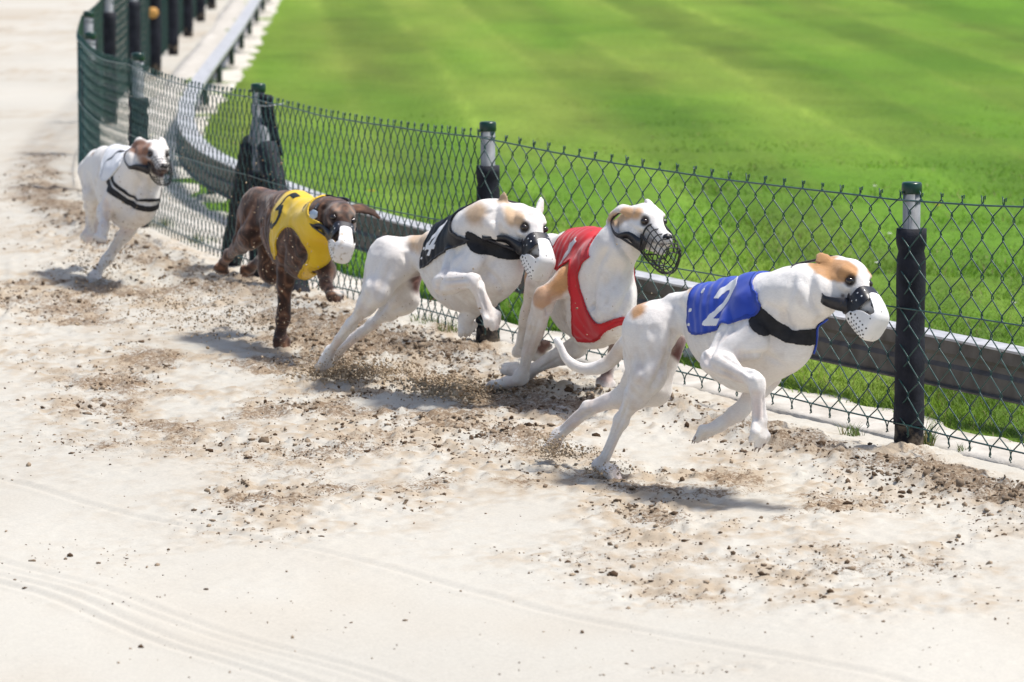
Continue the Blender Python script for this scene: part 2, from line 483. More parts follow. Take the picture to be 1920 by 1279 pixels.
def tensor_sheet(xs, ys, keep):
    X, Y = np.meshgrid(xs, ys)
    nx, ny = len(xs), len(ys)
    idx = np.arange(nx * ny).reshape(ny, nx)
    q = np.stack([idx[:-1, :-1], idx[:-1, 1:], idx[1:, 1:], idx[1:, :-1]], -1).reshape(-1, 4)
    x, y = X.ravel(), Y.ravel()
    off, arc = offset_of(x, y)
    k = keep(x, y, off)
    q = q[k[q].all(axis=1)]
    used = np.unique(q)
    remap = -np.ones(nx * ny, np.int64); remap[used] = np.arange(len(used))
    return x[used], y[used], off[used], remap[q]

xs = np.concatenate([np.linspace(-60, -4.2, 14)[:-1], np.linspace(-4.2, -2.0, 60)[:-1], np.linspace(-2.0, 1.75, 420)[:-1], np.linspace(1.75, 3.2, 40)[:-1], np.linspace(3.2, 60, 12)])
inv = np.concatenate([np.linspace(1 / 8.2, 1 / 20.0, 760)[:-1], np.linspace(1 / 20.0, 1 / 42.0, 130)])
ys = np.concatenate([np.linspace(-40, 8.2, 24)[:-1], 1 / inv, np.linspace(43, 200, 16)])
x, y, off, q = tensor_sheet(xs, ys, lambda x, y, o: (o < 0.27) | ((y < 7.4) & (x < 3.5)) )
h, col = ground(x, y, off)
h = np.where(y > 45, 0, h)
sand = mesh_obj("sand_track", np.stack([x, y, h], -1), q, M['sand'], col=col)
tag(sand, kind="structure", label="pale sandy racing track churned up along the fence")

def ground_z(x, y):
    x = np.atleast_1d(np.asarray(x, float)); y = np.atleast_1d(np.asarray(y, float))
    o, _ = offset_of(x, y)
    return ground(x, y, o)[0]

# ------------------------------------------------------------------ lawn and edging
def lawn_col(x, y):
    u = x + 0.062 * y                                    # across the mowing lanes; lanes run away with y
    ph = u / 1.33 + 0.02 * noise2(x * 0.5, y * 0.2)
    st = np.tanh(np.sin(ph * 2 * math.pi) * 2.5)
    fr = np.abs((ph * 2) % 1.0 - 0.5)
    seam = np.exp(-((0.5 - fr) / 0.06) ** 2)
    pat = fbm2(u * 2.2, y * 0.12, 3)
    fine = fbm2(x * 5.0, y * 3.0, 3)
    pat = pat + 0.8 * fbm2(x * 2.4 + 3, y * 0.9, 3)
    yel = np.clip(0.24 + 0.40 * fbm2(u * 1.2 + 9, y * 0.2, 3) + np.clip((y - 14) / 60, 0, 0.25) - 0.2 * np.clip((x - 0.5) / 3, 0, 1) + 0.2 * seam, 0, 1)
    a = np.array([0.096, 0.198, 0.016]); b = np.array([0.170, 0.228, 0.036])
    c = a[None] * (1 - yel[:, None]) + b[None] * yel[:, None]
    return c * (1 + 0.10 * st + 0.13 * seam * (0.6 + 0.8 * pat) + 0.13 * pat + (0.15 * np.clip((22 - y) / 9, 0.2, 1)) * fine)[:, None]
def lawn_edge(arc):
    return np.interp(arc, [0, POST_ARC[4], POST_ARC[6], POST_ARC[10]], [0.34, 0.36, 0.50, 0.60])
xs = np.concatenate([np.linspace(-40, -4, 8)[:-1], np.linspace(-4, 6, 170)[:-1], np.linspace(6, 150, 14)])
ys = np.concatenate([np.linspace(-20, 7, 14)[:-1], np.linspace(7, 46, 420)[:-1], np.linspace(46, 400, 16)])
x, y, off, q = tensor_sheet(xs, ys, lambda x, y, o: o > 0.235)
lz = 0.012 * fbm2(x * 2, y * 2, 3) - 0.004 + 0.01 * np.clip((off - 0.4) / 0.4, 0, 1)
lawn = mesh_obj("lawn", np.stack([x, y, lz], -1), q, M['lawn'], col=lawn_col(x, y))
tag(lawn, kind="structure", label="bright green mown lawn inside the track")

# pale edging strip between track and lawn, following the fence
s = np.linspace(0.0, ARC[-1], 900)
p, n = at_arc(s), nrm_arc(s)
ed = lawn_edge(s)
rows = []
prof = [(0.10, -0.05), (0.105, -0.002), (0.15, 0.003), (0.5, 0.007), (0.97, 0.008), (1.0, -0.04)]
for (u, z) in prof:
    o = np.where(u < 0.12, u, 0.10 + (ed - 0.10) * u) if u > 0.12 else np.full(len(s), u)
    o = o + (0.035 * fbm2(s * 4.0, s * 0 + u * 7, 3) if u > 0.9 else 0.012 * noise2(s * 4, s * 0 + 3))
    zz = z + 0.006 * noise2(s * 5, s * 0 + u * 5) if z > 0 else np.full(len(s), z)
    rows.append(np.stack([p[:, 0] + n[:, 0] * o, p[:, 1] + n[:, 1] * o, zz], -1))
vv = np.concatenate(rows); ns = len(s)
fq = [(r * ns + i, r * ns + i + 1, (r + 1) * ns + i + 1, (r + 1) * ns + i) for r in range(len(prof) - 1) for i in range(ns - 1)]
edg = mesh_obj("edging_strip", vv, fq, M['edging'])
tag(edg, kind="structure", label="pale sandy concrete strip under the wire fence")

# ------------------------------------------------------------------ chain-link fence
DIAM_W, Z_BOT, Z_TOP, NHALF = 0.100, 0.064, 0.722, 13
DZ = (Z_TOP - Z_BOT) / NHALF
fence = empty("chain_link_fence", (POSTS[2][0], POSTS[2][1], 0), "green chain link wire fence with padded posts curving along the sand track", "fence")

def sag(sarc):
    k = np.clip(np.searchsorted(POST_ARC, sarc) - 1, 0, len(POST_ARC) - 2)
    t = (sarc - POST_ARC[k]) / (POST_ARC[k + 1] - POST_ARC[k])
    d = POST_ARC[2] - sarc
    return np.where(d > 0, 0.045 * d, -0.018 * 4 * t * (1 - t))
def strand_path(sc, k, half, rw=0.0026):
    """one flattened spiral of the netting: front limbs lean one way, back limbs the other"""
    par = 1 if k % 2 else -1
    js = np.random.default_rng(k)
    jx, jz = 0.0016 * js.standard_normal(NHALF + 1), 0.0016 * js.standard_normal(NHALF + 1)
    if half < 0.04: jx[-1] += 0.004 * ((k // 2) % 2 * 2 - 1)
    jx += 0.003 * math.sin(sc * 9.0)
    out = []
    for j in range(NHALF + 1):
        side = par if j % 2 else -par
        z = Z_BOT + j * DZ + jz[j]
        fr = 1.0 if (side > 0) else -1.0     # depth changes at every bend
        e = 0.0022 if half > 0.04 else 0.0016
        s0 = sc + side * (half / 2 + e) + jx[j]
        if 0 < j < NHALF:
            out += [(s0 - side * 0.0026, z - 0.006, -fr), (s0, z - 0.002, -0.4 * fr), (s0, z + 0.002, 0.4 * fr), (s0 - side * 0.0026, z + 0.006, fr)]
        elif j == 0:
            out += [(s0 - side * 0.004, z - 0.016, 0.6 * fr), (s0 + side * 0.003, z - 0.010, 0.3 * fr), (s0 - side * 0.0035, z + 0.011, fr)]
        else:
            out += [(s0 - side * 0.0035, z - 0.011, -fr), (s0, z + 0.002, 0), (s0 + side * 0.006, z + 0.006, 0.8), (s0 + side * 0.003, z - 0.004, 1.0)]
    a = np.array(out)
    pp = at_arc(a[:, 0]); nn = nrm_arc(a[:, 0])
    zz = a[:, 1] + sag(a[:, 0]) * np.clip((a[:, 1] - 0.05) / 0.65, 0, 1)
    o = -0.036 + a[:, 2] * rw
    return np.stack([pp[:, 0] + nn[:, 0] * o, pp[:, 1] + nn[:, 1] * o, zz], -1)
def vtube(paths, r, sides):
    """many tubes of the same point count, vectorised; rings are square to the path"""
    pth = np.array(paths)
    S, N, _ = pth.shape
    t = np.empty_like(pth)
    t[:, 1:-1] = pth[:, 2:] - pth[:, :-2]; t[:, 0] = pth[:, 1] - pth[:, 0]; t[:, -1] = pth[:, -1] - pth[:, -2]
    t /= np.linalg.norm(t, axis=-1, keepdims=True) + 1e-9
    ref = np.broadcast_to(np.array([-0.83, -0.55, 0.05]), t.shape)
    n = ref - t * (ref * t).sum(-1, keepdims=True); n /= np.linalg.norm(n, axis=-1, keepdims=True) + 1e-9
    b = np.cross(t, n)
    ang = np.arange(sides) * 2 * math.pi / sides
    v = pth[:, :, None] + r * (n[:, :, None] * np.cos(ang)[:, None] + b[:, :, None] * np.sin(ang)[:, None])
    idx = np.arange(S * N * sides).reshape(S, N, sides)
    k2 = np.roll(np.arange(sides), -1)
    q = np.stack([idx[:, :-1], idx[:, :-1][:, :, k2], idx[:, 1:][:, :, k2], idx[:, 1:]], -1).reshape(-1, 4)
    return v.reshape(-1, 3), q

half = DIAM_W / 2
for i in range(1, len(POSTS) - 1):
    hw = (0.052 if i < 3 else (0.029 if i == 3 else 0.031))
    nst = int(round((POST_ARC[i + 1] - POST_ARC[i]) / hw)); hw = (POST_ARC[i + 1] - POST_ARC[i]) / nst
    sides = 6 if i < 5 else (4 if i < 8 else 3)
    v, q = vtube([strand_path(POST_ARC[i] + (k + 0.5) * hw, k + 100 * i, hw) for k in range(nst)], 0.0019, sides)
    mesh_obj("wire_netting", v, q, M['wire'], fence)
    ss = np.linspace(POST_ARC[i], POST_ARC[i + 1], 40)
    for (zz, rr, oo) in ((Z_TOP - 0.018, 0.0026, -0.042), (0.405, 0.0022, -0.041), (Z_BOT + 0.016, 0.0026, -0.042)):
        pp, nn = at_arc(ss), nrm_arc(ss)
        z = zz + sag(ss) * (zz - 0.05) / 0.65 + 0.003 * noise2(ss * 3, ss * 0 + zz * 9)
        wv = np.sin(ss * 2 * math.pi / DIAM_W) * 0.0
        mb = MB()
        tube(mb, np.stack([pp[:, 0] + nn[:, 0] * oo, pp[:, 1] + nn[:, 1] * oo, z + wv], -1), rr, 5)
        mb.build("tension_wire", M['wire'], fence)

def ring_pad(mb, base, r, z0, z1, seed, sides=26, rings=24, lean=V(0, 0), lip=True, topfrac=0.93):
    rg = np.random.default_rng(seed)
    v, f = [], []
    ph = rg.random(3) * 6
    for k in range(rings + 1):
        t = k / rings
        z = z0 + (z1 - z0) * t
        rr = r * (1 + 0.03 * math.sin(5 * t + ph[0]) + 0.02 * math.sin(17 * t + ph[1]))
        if lip:
            if abs(t - 0.885) < 0.024: rr *= 0.88
            if t > 0.90: rr *= 1.03
        if k == rings: rr *= 0.96
        for a in range(sides):
            an = 2 * math.pi * a / sides
            wv = 1 + 0.018 * math.sin(3 * an + ph[2] + 4 * t) + 0.012 * rg.standard_normal()
            v.append((base[0] + lean[0] * z + rr * wv * math.cos(an), base[1] + lean[1] * z + rr * wv * math.sin(an), z))
    for k in range(rings):
        for a in range(sides):
            a2 = (a + 1) % sides
            f.append((k * sides + a, k * sides + a2, (k + 1) * sides + a2, (k + 1) * sides + a))
    f.append(tuple(rings * sides + a for a in range(sides)))
    mb.add(v, f)

for i, pb in enumerate(POSTS):
    if i < 2: continue
    n = nrm_arc(POST_ARC[i]); b = V(pb[0], pb[1], 0)
    far = i >= 6
    sd = 12 if far else 22
    hgt = 0.735
    mb = MB(); lathe(mb, b, [(0.0245, -0.06), (0.0245, hgt)], sd)
    post = mb.build("post", M['steel'], fence)
    mb = MB(); lathe(mb, b + V(0, 0, hgt - 0.016), [(0.0275, 0), (0.0285, 0.004), (0.0280, 0.026), (0.0255, 0.031), (0.012, 0.0325)], sd)
    mb.build("post_cap", M['cap'], post)
    top = {2: 0.622, 3: 0.605, 4: 0.42, 5: 0.56}.get(i, 0.60 + 0.02 * (i % 3))
    if i == 4:
        continue_pad = True
    mb = MB(); ring_pad(mb, b, 0.0415 if i != 3 else 0.0400, 0.075, top, i, 14 if far else 26, 14 if far else 26)
    mb.build("foam_pad", M['foam'], post)
    mb = MB(); ring_pad(mb, b, 0.0400, -0.05, 0.082, 50 + i, 14 if far else 26, 8, lip=False)
    mb.build("pad_foot", M['foamdust'], post)
    for zt in (0.70, 0.40):
        mb = MB()
        tube(mb, [b + V(0.0265 * math.cos(a), 0.0265 * math.sin(a), zt + 0.002 * math.sin(3 * a)) for a in np.linspace(0, 2 * math.pi, 15)], 0.0013, 4)
        mb.build("tie_wire", M['wire'], post)

# braces at the strainer post, with slipped foam sleeves
pb = POSTS[4]; n = nrm_arc(POST_ARC[4]); tg = tan_arc(POST_ARC[4])
B0 = V(pb[0], pb[1], 0)
for (foot, sleeve, seed) in ((G(566, 552), (0.02, 0.80), 3), (G(428, 498), (0.02, 0.80), 9)):
    topp = B0 + V(0, 0, 0.66); f0 = V(foot[0], foot[1], -0.04)
    mb = MB(); tube(mb, [f0, topp], 0.017, 14)
    br = mb.build("brace", M['steel'], fence)
    d = unit(topp - f0); L = np.linalg.norm(topp - f0)
    a1 = unit(np.cross(d, V(0, 1, 0))); a2 = np.cross(d, a1)
    rg = np.random.default_rng(seed); mb = MB(); v = []; f = []
    for k in range(26):
        t = sleeve[0] + (sleeve[1] - sleeve[0]) * k / 25
        c = f0 + d * (L * t)
        for a in range(20):
            an = 2 * math.pi * a / 20
            rr = 0.043 * (1 + 0.05 * math.sin(2 * an + 6 * t) + 0.03 * rg.standard_normal() * 0.4 + 0.05 * math.sin(25 * t + seed))
            v.append(c + rr * (a1 * math.cos(an) + a2 * math.sin(an)))
    for k in range(25):
        for a in range(20):
            f.append((k * 20 + a, k * 20 + (a + 1) % 20, (k + 1) * 20 + (a + 1) % 20, (k + 1) * 20 + a))
    f.append(tuple(25 * 20 + a for a in range(20)))
    mb.add(v, f); mb.build("foam_sleeve", M['foam'], br)
# foam strips hanging loose from the top of the strainer post
slv = None
for j, (x0, x1, y1, rr0) in enumerate(((490, 500, 288, 0.013), (496, 509, 294, 0.013), (501, 517, 296, 0.013), (505, 524, 292, 0.012))):
    a_, b_ = P(x0, 176 + j, pb[1] - 0.045 - 0.006 * (j % 2)), P(x1, y1, pb[1] - 0.060 + 0.01 * (j % 2))
    mb = MB(); v = []; f = []
    for k in range(14):
        t = k / 13
        c = a_ + (b_ - a_) * t + V(0.004 * math.sin(5 * t + j), 0, 0)
        for a in range(14):
            an = 2 * math.pi * a / 14
            rr = rr0 * (1 + 0.12 * math.sin(3 * an + 4 * t + j)) * (0.8 if k in (0, 13) else 1)
            v.append(c + V(rr * math.cos(an), 0.6 * rr * math.sin(an), 0))
    for k in range(13):
        for a in range(14):
            f.append((k * 14 + a, k * 14 + (a + 1) % 14, (k + 1) * 14 + (a + 1) % 14, (k + 1) * 14 + a))
    f += [tuple(range(13, -1, -1)), tuple(13 * 14 + a for a in range(14))]
    mb.add(v, f); slv = mb.build("loose_foam_strip", M['foam'], fence)
mb = MB()
tube(mb, [P(476, 197, pb[1] - 0.04), P(500, 199, pb[1] - 0.075), P(518, 197, pb[1] - 0.08), P(532, 194, pb[1] - 0.04)], 0.0022, 6)
mb.build("tie_wire", M['tie'], slv)
# orange marker disc on a far post
c = P(287, 24, POSTS[10][1] - 0.06)
mb = MB(); lathe(mb, c, [(0.036, 0.0), (0.038, 0.004), (0.036, 0.008)], 24, axis=V(0.1, -1, 0.1))
tag(mb.build("marker_disc", M['orange'], fence), label="round orange marker on a far fence post")

# ------------------------------------------------------------------ lure rail behind the fence
RAIL_OFF = 0.46
rail = empty("guard_rail", tuple(at_arc(POST_ARC[3] + 0.1) + nrm_arc(POST_ARC[3]) * RAIL_OFF) + (0,), "low grey steel guard rail running behind the wire fence", "rail")
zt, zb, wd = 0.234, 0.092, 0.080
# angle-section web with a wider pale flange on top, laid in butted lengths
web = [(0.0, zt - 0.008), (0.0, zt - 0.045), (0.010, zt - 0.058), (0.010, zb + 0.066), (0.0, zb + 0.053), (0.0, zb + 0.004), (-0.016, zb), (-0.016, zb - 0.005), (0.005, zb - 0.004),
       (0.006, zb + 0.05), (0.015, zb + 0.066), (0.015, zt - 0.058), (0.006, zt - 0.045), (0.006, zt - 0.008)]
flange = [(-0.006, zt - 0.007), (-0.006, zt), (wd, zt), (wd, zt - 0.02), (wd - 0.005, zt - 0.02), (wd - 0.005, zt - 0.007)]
def extrude(name, prof, a, b, mat, parent):
    ss = np.linspace(a + 0.003, b - 0.003, 26)
    pp, nn = at_arc(ss), nrm_arc(ss)
    v = np.concatenate([np.stack([pp[:, 0] + nn[:, 0] * (RAIL_OFF + o), pp[:, 1] + nn[:, 1] * (RAIL_OFF + o), np.full(26, z)], -1) for (o, z) in prof])
    m_ = len(prof)
    fq = [(r * 26 + i, r * 26 + i + 1, ((r + 1) % m_) * 26 + i + 1, ((r + 1) % m_) * 26 + i) for r in range(m_) for i in range(25)]
    fq += [tuple(r * 26 for r in range(m_)), tuple(r * 26 + 25 for r in range(m_ - 1, -1, -1))]
    return mesh_obj(name, v, fq, mat, parent, smooth=False)
joints = np.linspace(0.2, ARC[-1] - 0.2, 18)
for a, b in zip(joints[:-1], joints[1:]):
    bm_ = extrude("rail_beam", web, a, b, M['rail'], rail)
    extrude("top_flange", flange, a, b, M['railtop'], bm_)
sup = list(np.arange(0.9, ARC[-1], 2.05))
for sarc in sup:
    c = at_arc(sarc) + nrm_arc(sarc) * (RAIL_OFF + 0.04)
    mb = MB()
    lathe(mb, V(c[0], c[1], 0), [(0.020, -0.06), (0.020, zt - 0.007)], 10)
    sp = mb.build("rail_support", M['railpost'], rail)
    mb = MB(); lathe(mb, V(c[0], c[1], 0), [(0.075, -0.04), (0.07, 0.028), (0.05, 0.036)], 8)
    mb.build("support_footing", M['edging'], sp)

# ------------------------------------------------------------------ implicit surfaces for the dogs
def cone_d(X, Y, Z, a, b, ra, rb, side=None, ratio=1.0):
    px, py, pz = X - a[0], Y - a[1], Z - a[2]
    ba = b - a
    if side is not None and ratio != 1.0:
        k = 1.0 / ratio - 1.0
        sd = px * side[0] + py * side[1] + pz * side[2]
        px = px + side[0] * sd * k; py = py + side[1] * sd * k; pz = pz + side[2] * sd * k
        ba = ba + side * np.dot(ba, side) * k
    L2 = float(np.dot(ba, ba)) + 1e-9
    t = np.clip((px * ba[0] + py * ba[1] + pz * ba[2]) / L2, 0, 1)
    dx, dy, dz = px - t * ba[0], py - t * ba[1], pz - t * ba[2]
    return np.sqrt(dx * dx + dy * dy + dz * dz) - (ra + (rb - ra) * t)

def smin(a, b, k):
    h = np.maximum(k - np.abs(a - b), 0) / k
    return np.minimum(a, b) - h * h * k * 0.25

def smax(a, b, k):
    return -smin(-a, -b, k)

def eval_prims(prims, pts):
    D = np.full(len(pts), 1.0)
    for (a, b, ra, rb, k, side, ratio, sub) in prims:
        d = cone_d(pts[:, 0], pts[:, 1], pts[:, 2], a, b, ra, rb, side, ratio)
        D = smax(D, -d, k) if sub else smin(D, d, k)
    return D

def polygonise(prims, vox):
    lo = np.min([np.minimum(p[0] - p[2], p[1] - p[3]) for p in prims], axis=0) - 0.03
    hi = np.max([np.maximum(p[0] + p[2], p[1] + p[3]) for p in prims], axis=0) + 0.03
    dims = np.ceil((hi - lo) / vox).astype(int) + 1
    gx = (lo[0] + np.arange(dims[0]) * vox).astype(np.float32)
    gy = (lo[1] + np.arange(dims[1]) * vox).astype(np.float32)
    gz = (lo[2] + np.arange(dims[2]) * vox).astype(np.float32)
    D = np.full(tuple(dims), 1.0, np.float32)
    for (a, b, ra, rb, k, side, ratio, sub) in prims:
        m = k * 0.6 + 3 * vox
        l = np.maximum(np.floor((np.minimum(a - ra, b - rb) - m - lo) / vox).astype(int), 0)
        h = np.minimum(np.ceil((np.maximum(a + ra, b + rb) + m - lo) / vox).astype(int) + 1, dims)
        sl = tuple(slice(l[i], h[i]) for i in range(3))
        X, Y, Z = gx[sl[0]][:, None, None], gy[sl[1]][None, :, None], gz[sl[2]][None, None, :]
        d = cone_d(X, Y, Z, a.astype(np.float32), b.astype(np.float32), ra, rb, None if side is None else side.astype(np.float32), ratio)
        D[sl] = smax(D[sl], -d, k) if sub else smin(D[sl], d, k)
    # surface nets
    ins = D < 0
    c = np.zeros(tuple(dims - 1), np.int8)
    for dx in (0, 1):
        for dy in (0, 1):
            for dz in (0, 1):
                c += ins[dx:dims[0] - 1 + dx, dy:dims[1] - 1 + dy, dz:dims[2] - 1 + dz]
    act = np.argwhere((c > 0) & (c < 8))
    cid = -np.ones(tuple(dims - 1), np.int32)
    cid[act[:, 0], act[:, 1], act[:, 2]] = np.arange(len(act))
    acc = np.zeros((len(act), 3)); cnt = np.zeros(len(act))
    crn = [(0, 0, 0), (1, 0, 0), (0, 1, 0), (1, 1, 0), (0, 0, 1), (1, 0, 1), (0, 1, 1), (1, 1, 1)]
    cd = [D[act[:, 0] + q[0], act[:, 1] + q[1], act[:, 2] + q[2]] for q in crn]
    for i, j in ((0, 1), (2, 3), (4, 5), (6, 7), (0, 2), (1, 3), (4, 6), (5, 7), (0, 4), (1, 5), (2, 6), (3, 7)):
        m = (cd[i] < 0) != (cd[j] < 0)
        t = np.where(m, cd[i] / np.where(m, cd[i] - cd[j], 1), 0)
        pi, pj = np.array(crn[i]), np.array(crn[j])
        acc += m[:, None] * (pi[None] + t[:, None] * (pj - pi)[None]); cnt += m
    verts = lo + (act + acc / cnt[:, None]) * vox
    quads = []
    for ax in range(3):
        s0 = [slice(None)] * 3; s1 = [slice(None)] * 3
        s0[ax] = slice(0, -1); s1[ax] = slice(1, None)
        e = np.argwhere(ins[tuple(s0)] != ins[tuple(s1)])
        o1, o2 = [(1, 2), (2, 0), (0, 1)][ax]
        ok = (e[:, o1] > 0) & (e[:, o2] > 0) & (e[:, o1] < dims[o1] - 1) & (e[:, o2] < dims[o2] - 1)
        e = e[ok]
        def cell(d1, d2):
            q = e.copy(); q[:, o1] += d1; q[:, o2] += d2
            return cid[q[:, 0], q[:, 1], q[:, 2]]
        q4 = np.stack([cell(-1, -1), cell(0, -1), cell(0, 0), cell(-1, 0)], -1)
        flip = ~ins[e[:, 0], e[:, 1], e[:, 2]]
        q4[flip] = q4[flip][:, ::-1]
        quads.append(q4)
    quads = np.concatenate(quads)
    return relax(verts, quads, 1), quads

def relax(v, q, it, w=0.5):
    n = len(v)
    e = np.concatenate([q[:, [i, (i + 1) % q.shape[1]]] for i in range(q.shape[1])])
    for _ in range(it):
        s = np.zeros((n, 3)); c = np.zeros(n)
        for k in range(3):
            s[:, k] = np.bincount(e[:, 0], v[e[:, 1], k], n) + np.bincount(e[:, 1], v[e[:, 0], k], n)
        c = np.bincount(e[:, 0], minlength=n) + np.bincount(e[:, 1], minlength=n)
        v = v * (1 - w) + w * s / np.maximum(c, 1)[:, None]
    return v

def vnormals(v, t):
    n = np.cross(v[t[:, 1]] - v[t[:, 0]], v[t[:, 2]] - v[t[:, 0]])
    out = np.zeros_like(v)
    for k in range(3):
        for c in range(3):
            out[:, c] += np.bincount(t[:, k], n[:, c], len(v))
    return out / (np.linalg.norm(out, axis=1, keepdims=True) + 1e-12)

def clip_tris(v, t, g, extra=()):
    """keep the part of a triangle mesh where g > 0; extra arrays are interpolated along"""
    ins = g > 0
    k = ins[t].sum(1)
    arrs = [v] + list(extra)
    out_t = [t[k == 3]]
    part = t[(k == 1) | (k == 2)]
    pk = k[(k == 1) | (k == 2)]
    rolled = part.copy()
    lone_in = pk == 1
    for r in range(3):
        lone = ins[part[:, r]] == lone_in
        sel = lone & (ins[part[:, (r + 1) % 3]] != lone_in) & (ins[part[:, (r + 2) % 3]] != lone_in)
        rolled[sel] = np.stack([part[sel, r], part[sel, (r + 1) % 3], part[sel, (r + 2) % 3]], -1)
    A, B, C = rolled[:, 0], rolled[:, 1], rolled[:, 2]
    ekey = np.concatenate([np.stack([A, B], -1), np.stack([A, C], -1)])
    ek = np.sort(ekey, axis=1)
    uk, invk = np.unique(ek, axis=0, return_inverse=True)
    invk = invk.ravel()
    ga, gb = g[uk[:, 0]], g[uk[:, 1]]
    tt = np.clip(ga / (ga - gb + 1e-12), 0.02, 0.98)
    base = len(v)
    arrs = [np.concatenate([a, a[uk[:, 0]] + (a[uk[:, 1]] - a[uk[:, 0]]) * (tt[:, None] if a.ndim > 1 else tt)]) for a in arrs]
    iab, iac = base + invk[:len(A)], base + invk[len(A):]
    out_t.append(np.stack([A, iab, iac], -1)[lone_in])
    o = ~lone_in
    out_t.append(np.stack([iab, B, C], -1)[o]); out_t.append(np.stack([iab, C, iac], -1)[o])
    t2 = np.concatenate(out_t)
    used = np.unique(t2)
    rm = -np.ones(len(arrs[0]), np.int64); rm[used] = np.arange(len(used))
    return [a[used] for a in arrs], rm[t2]

def shell(name, v, t, n, off, mat, parent, depth=0.003, smooth_it=0):
    """a cloth-like skin: lifted copy of the surface with turned-in edges"""
    if len(t) == 0:
        return None
    o = v + n * (off if np.isscalar(off) else off[:, None])
    if smooth_it:
        o = relax(o, t, smooth_it, 0.4)
    e = np.concatenate([t[:, [0, 1]], t[:, [1, 2]], t[:, [2, 0]]])
    key = np.sort(e, axis=1)
    _, inv_, c = np.unique(key, axis=0, return_inverse=True, return_counts=True)
    be = e[c[inv_.ravel()] == 1]
    bv = np.unique(be)
    mp = -np.ones(len(v), np.int64); mp[bv] = len(v) + np.arange(len(bv))
    allv = np.concatenate([o, o[bv] - n[bv] * depth])
    wall = np.concatenate([np.stack([be[:, 1], be[:, 0], mp[be[:, 0]]], -1), np.stack([be[:, 1], mp[be[:, 0]], mp[be[:, 1]]], -1)])
    return mesh_obj(name, allv, np.concatenate([t, wall]), mat, parent)

def poly_sd(x, y, poly):
    """signed distance to a 2D polygon, positive inside"""
    poly = np.asarray(poly, float)
    d = np.full(len(x), 1e9); inside = np.zeros(len(x), bool)
    m = len(poly)
    for i in range(m):
        a, b = poly[i], poly[(i + 1) % m]
        e = b - a
        t = np.clip(((x - a[0]) * e[0] + (y - a[1]) * e[1]) / (e @ e + 1e-12), 0, 1)
        d = np.minimum(d, np.hypot(x - a[0] - t * e[0], y - a[1] - t * e[1]))
        cr = ((a[1] > y) != (b[1] > y)) & (x < (b[0] - a[0]) * (y - a[1]) / (b[1] - a[1] + 1e-12) + a[0])
        inside ^= cr
    return np.where(inside, d, -d)

def smooth_poly(pts, it=2):
    p = np.asarray(pts, float)
    for _ in range(it):
        q = np.roll(p, -1, axis=0)
        p = np.stack([p * 0.75 + q * 0.25, p * 0.25 + q * 0.75], 1).reshape(-1, 2)
    return p

def stroke_sd(x, y, lines, w):
    """flat-ended strokes with rounded corners between segments"""
    g = np.full(len(x), -1e9)
    for ln in lines:
        for i, (a, b) in enumerate(zip(ln[:-1], ln[1:])):
            a, b = np.array(a, float), np.array(b, float)
            L = np.linalg.norm(b - a); e = (b - a) / (L + 1e-12)
            al = (x - a[0]) * e[0] + (y - a[1]) * e[1]
            ac = np.abs(-(x - a[0]) * e[1] + (y - a[1]) * e[0])
            g = np.maximum(g, np.minimum(w / 2 - ac, np.minimum(al, L - al)))
            if i > 0: g = np.maximum(g, w / 2 - np.hypot(x - a[0], y - a[1]))
    return g

def subdivide(t, arrs):
    e = np.concatenate([t[:, [0, 1]], t[:, [1, 2]], t[:, [2, 0]]])
    u, inv_ = np.unique(np.sort(e, axis=1), axis=0, return_inverse=True)
    inv_ = inv_.ravel()
    n0 = len(arrs[0]); m = len(t)
    arrs = [np.concatenate([a, (a[u[:, 0]] + a[u[:, 1]]) / 2]) for a in arrs]
    ab, bc, ca = n0 + inv_[:m], n0 + inv_[m:2 * m], n0 + inv_[2 * m:]
    return np.concatenate([np.stack([t[:, 0], ab, ca], -1), np.stack([ab, t[:, 1], bc], -1), np.stack([ca, bc, t[:, 2]], -1), np.stack([ab, bc, ca], -1)]), arrs

DIGIT = {   # unit strokes, height 1, x to the right
    '1': [[(0.0, 0.0), (0.0, 1.0)], [(0.0, 1.0), (-0.18, 0.84)]],
    '2': [[(-0.28, 0.70), (-0.26, 0.86), (-0.10, 0.98), (0.12, 0.97), (0.26, 0.84), (0.24, 0.66), (0.05, 0.44), (-0.24, 0.09), (0.32, 0.09)]],
    '4': [[(0.12, 0.0), (0.12, 1.0), (-0.32, 0.32), (0.34, 0.32)]],
    '5': [[(0.28, 0.97), (-0.20, 0.97), (-0.24, 0.54), (0.05, 0.60), (0.27, 0.46), (0.28, 0.20), (0.10, 0.03), (-0.12, 0.02), (-0.28, 0.14)]],
    '6': [[(0.22, 0.98), (0.0, 0.90), (-0.2, 0.62), (-0.26, 0.30), (-0.14, 0.06), (0.06, 0.02), (0.24, 0.16), (0.24, 0.38), (0.06, 0.50), (-0.16, 0.42)]],
}

def ribbon(mb, pts, nrm, w, th=0.003):
    pts = [np.asarray(p, float) for p in pts]; nrm = [unit(n) for n in nrm]
    m = len(pts)
    ws = w if hasattr(w, '__len__') else [w] * m
    v, f = [], []
    for i in range(m):
        t = unit(pts[min(i + 1, m - 1)] - pts[max(i - 1, 0)])
        b = unit(np.cross(t, nrm[i])); n = np.cross(b, t)
        v += [pts[i] - b * ws[i] / 2, pts[i] + b * ws[i] / 2, pts[i] + b * ws[i] / 2 + n * th, pts[i] - b * ws[i] / 2 + n * th]
    for i in range(m - 1):
        for k in range(4):
            f.append((i * 4 + k, i * 4 + (k + 1) % 4, i * 4 + 4 + (k + 1) % 4, i * 4 + 4 + k))
    f += [(3, 2, 1, 0), tuple((m - 1) * 4 + k for k in range(4))]
    mb.add(v, f)

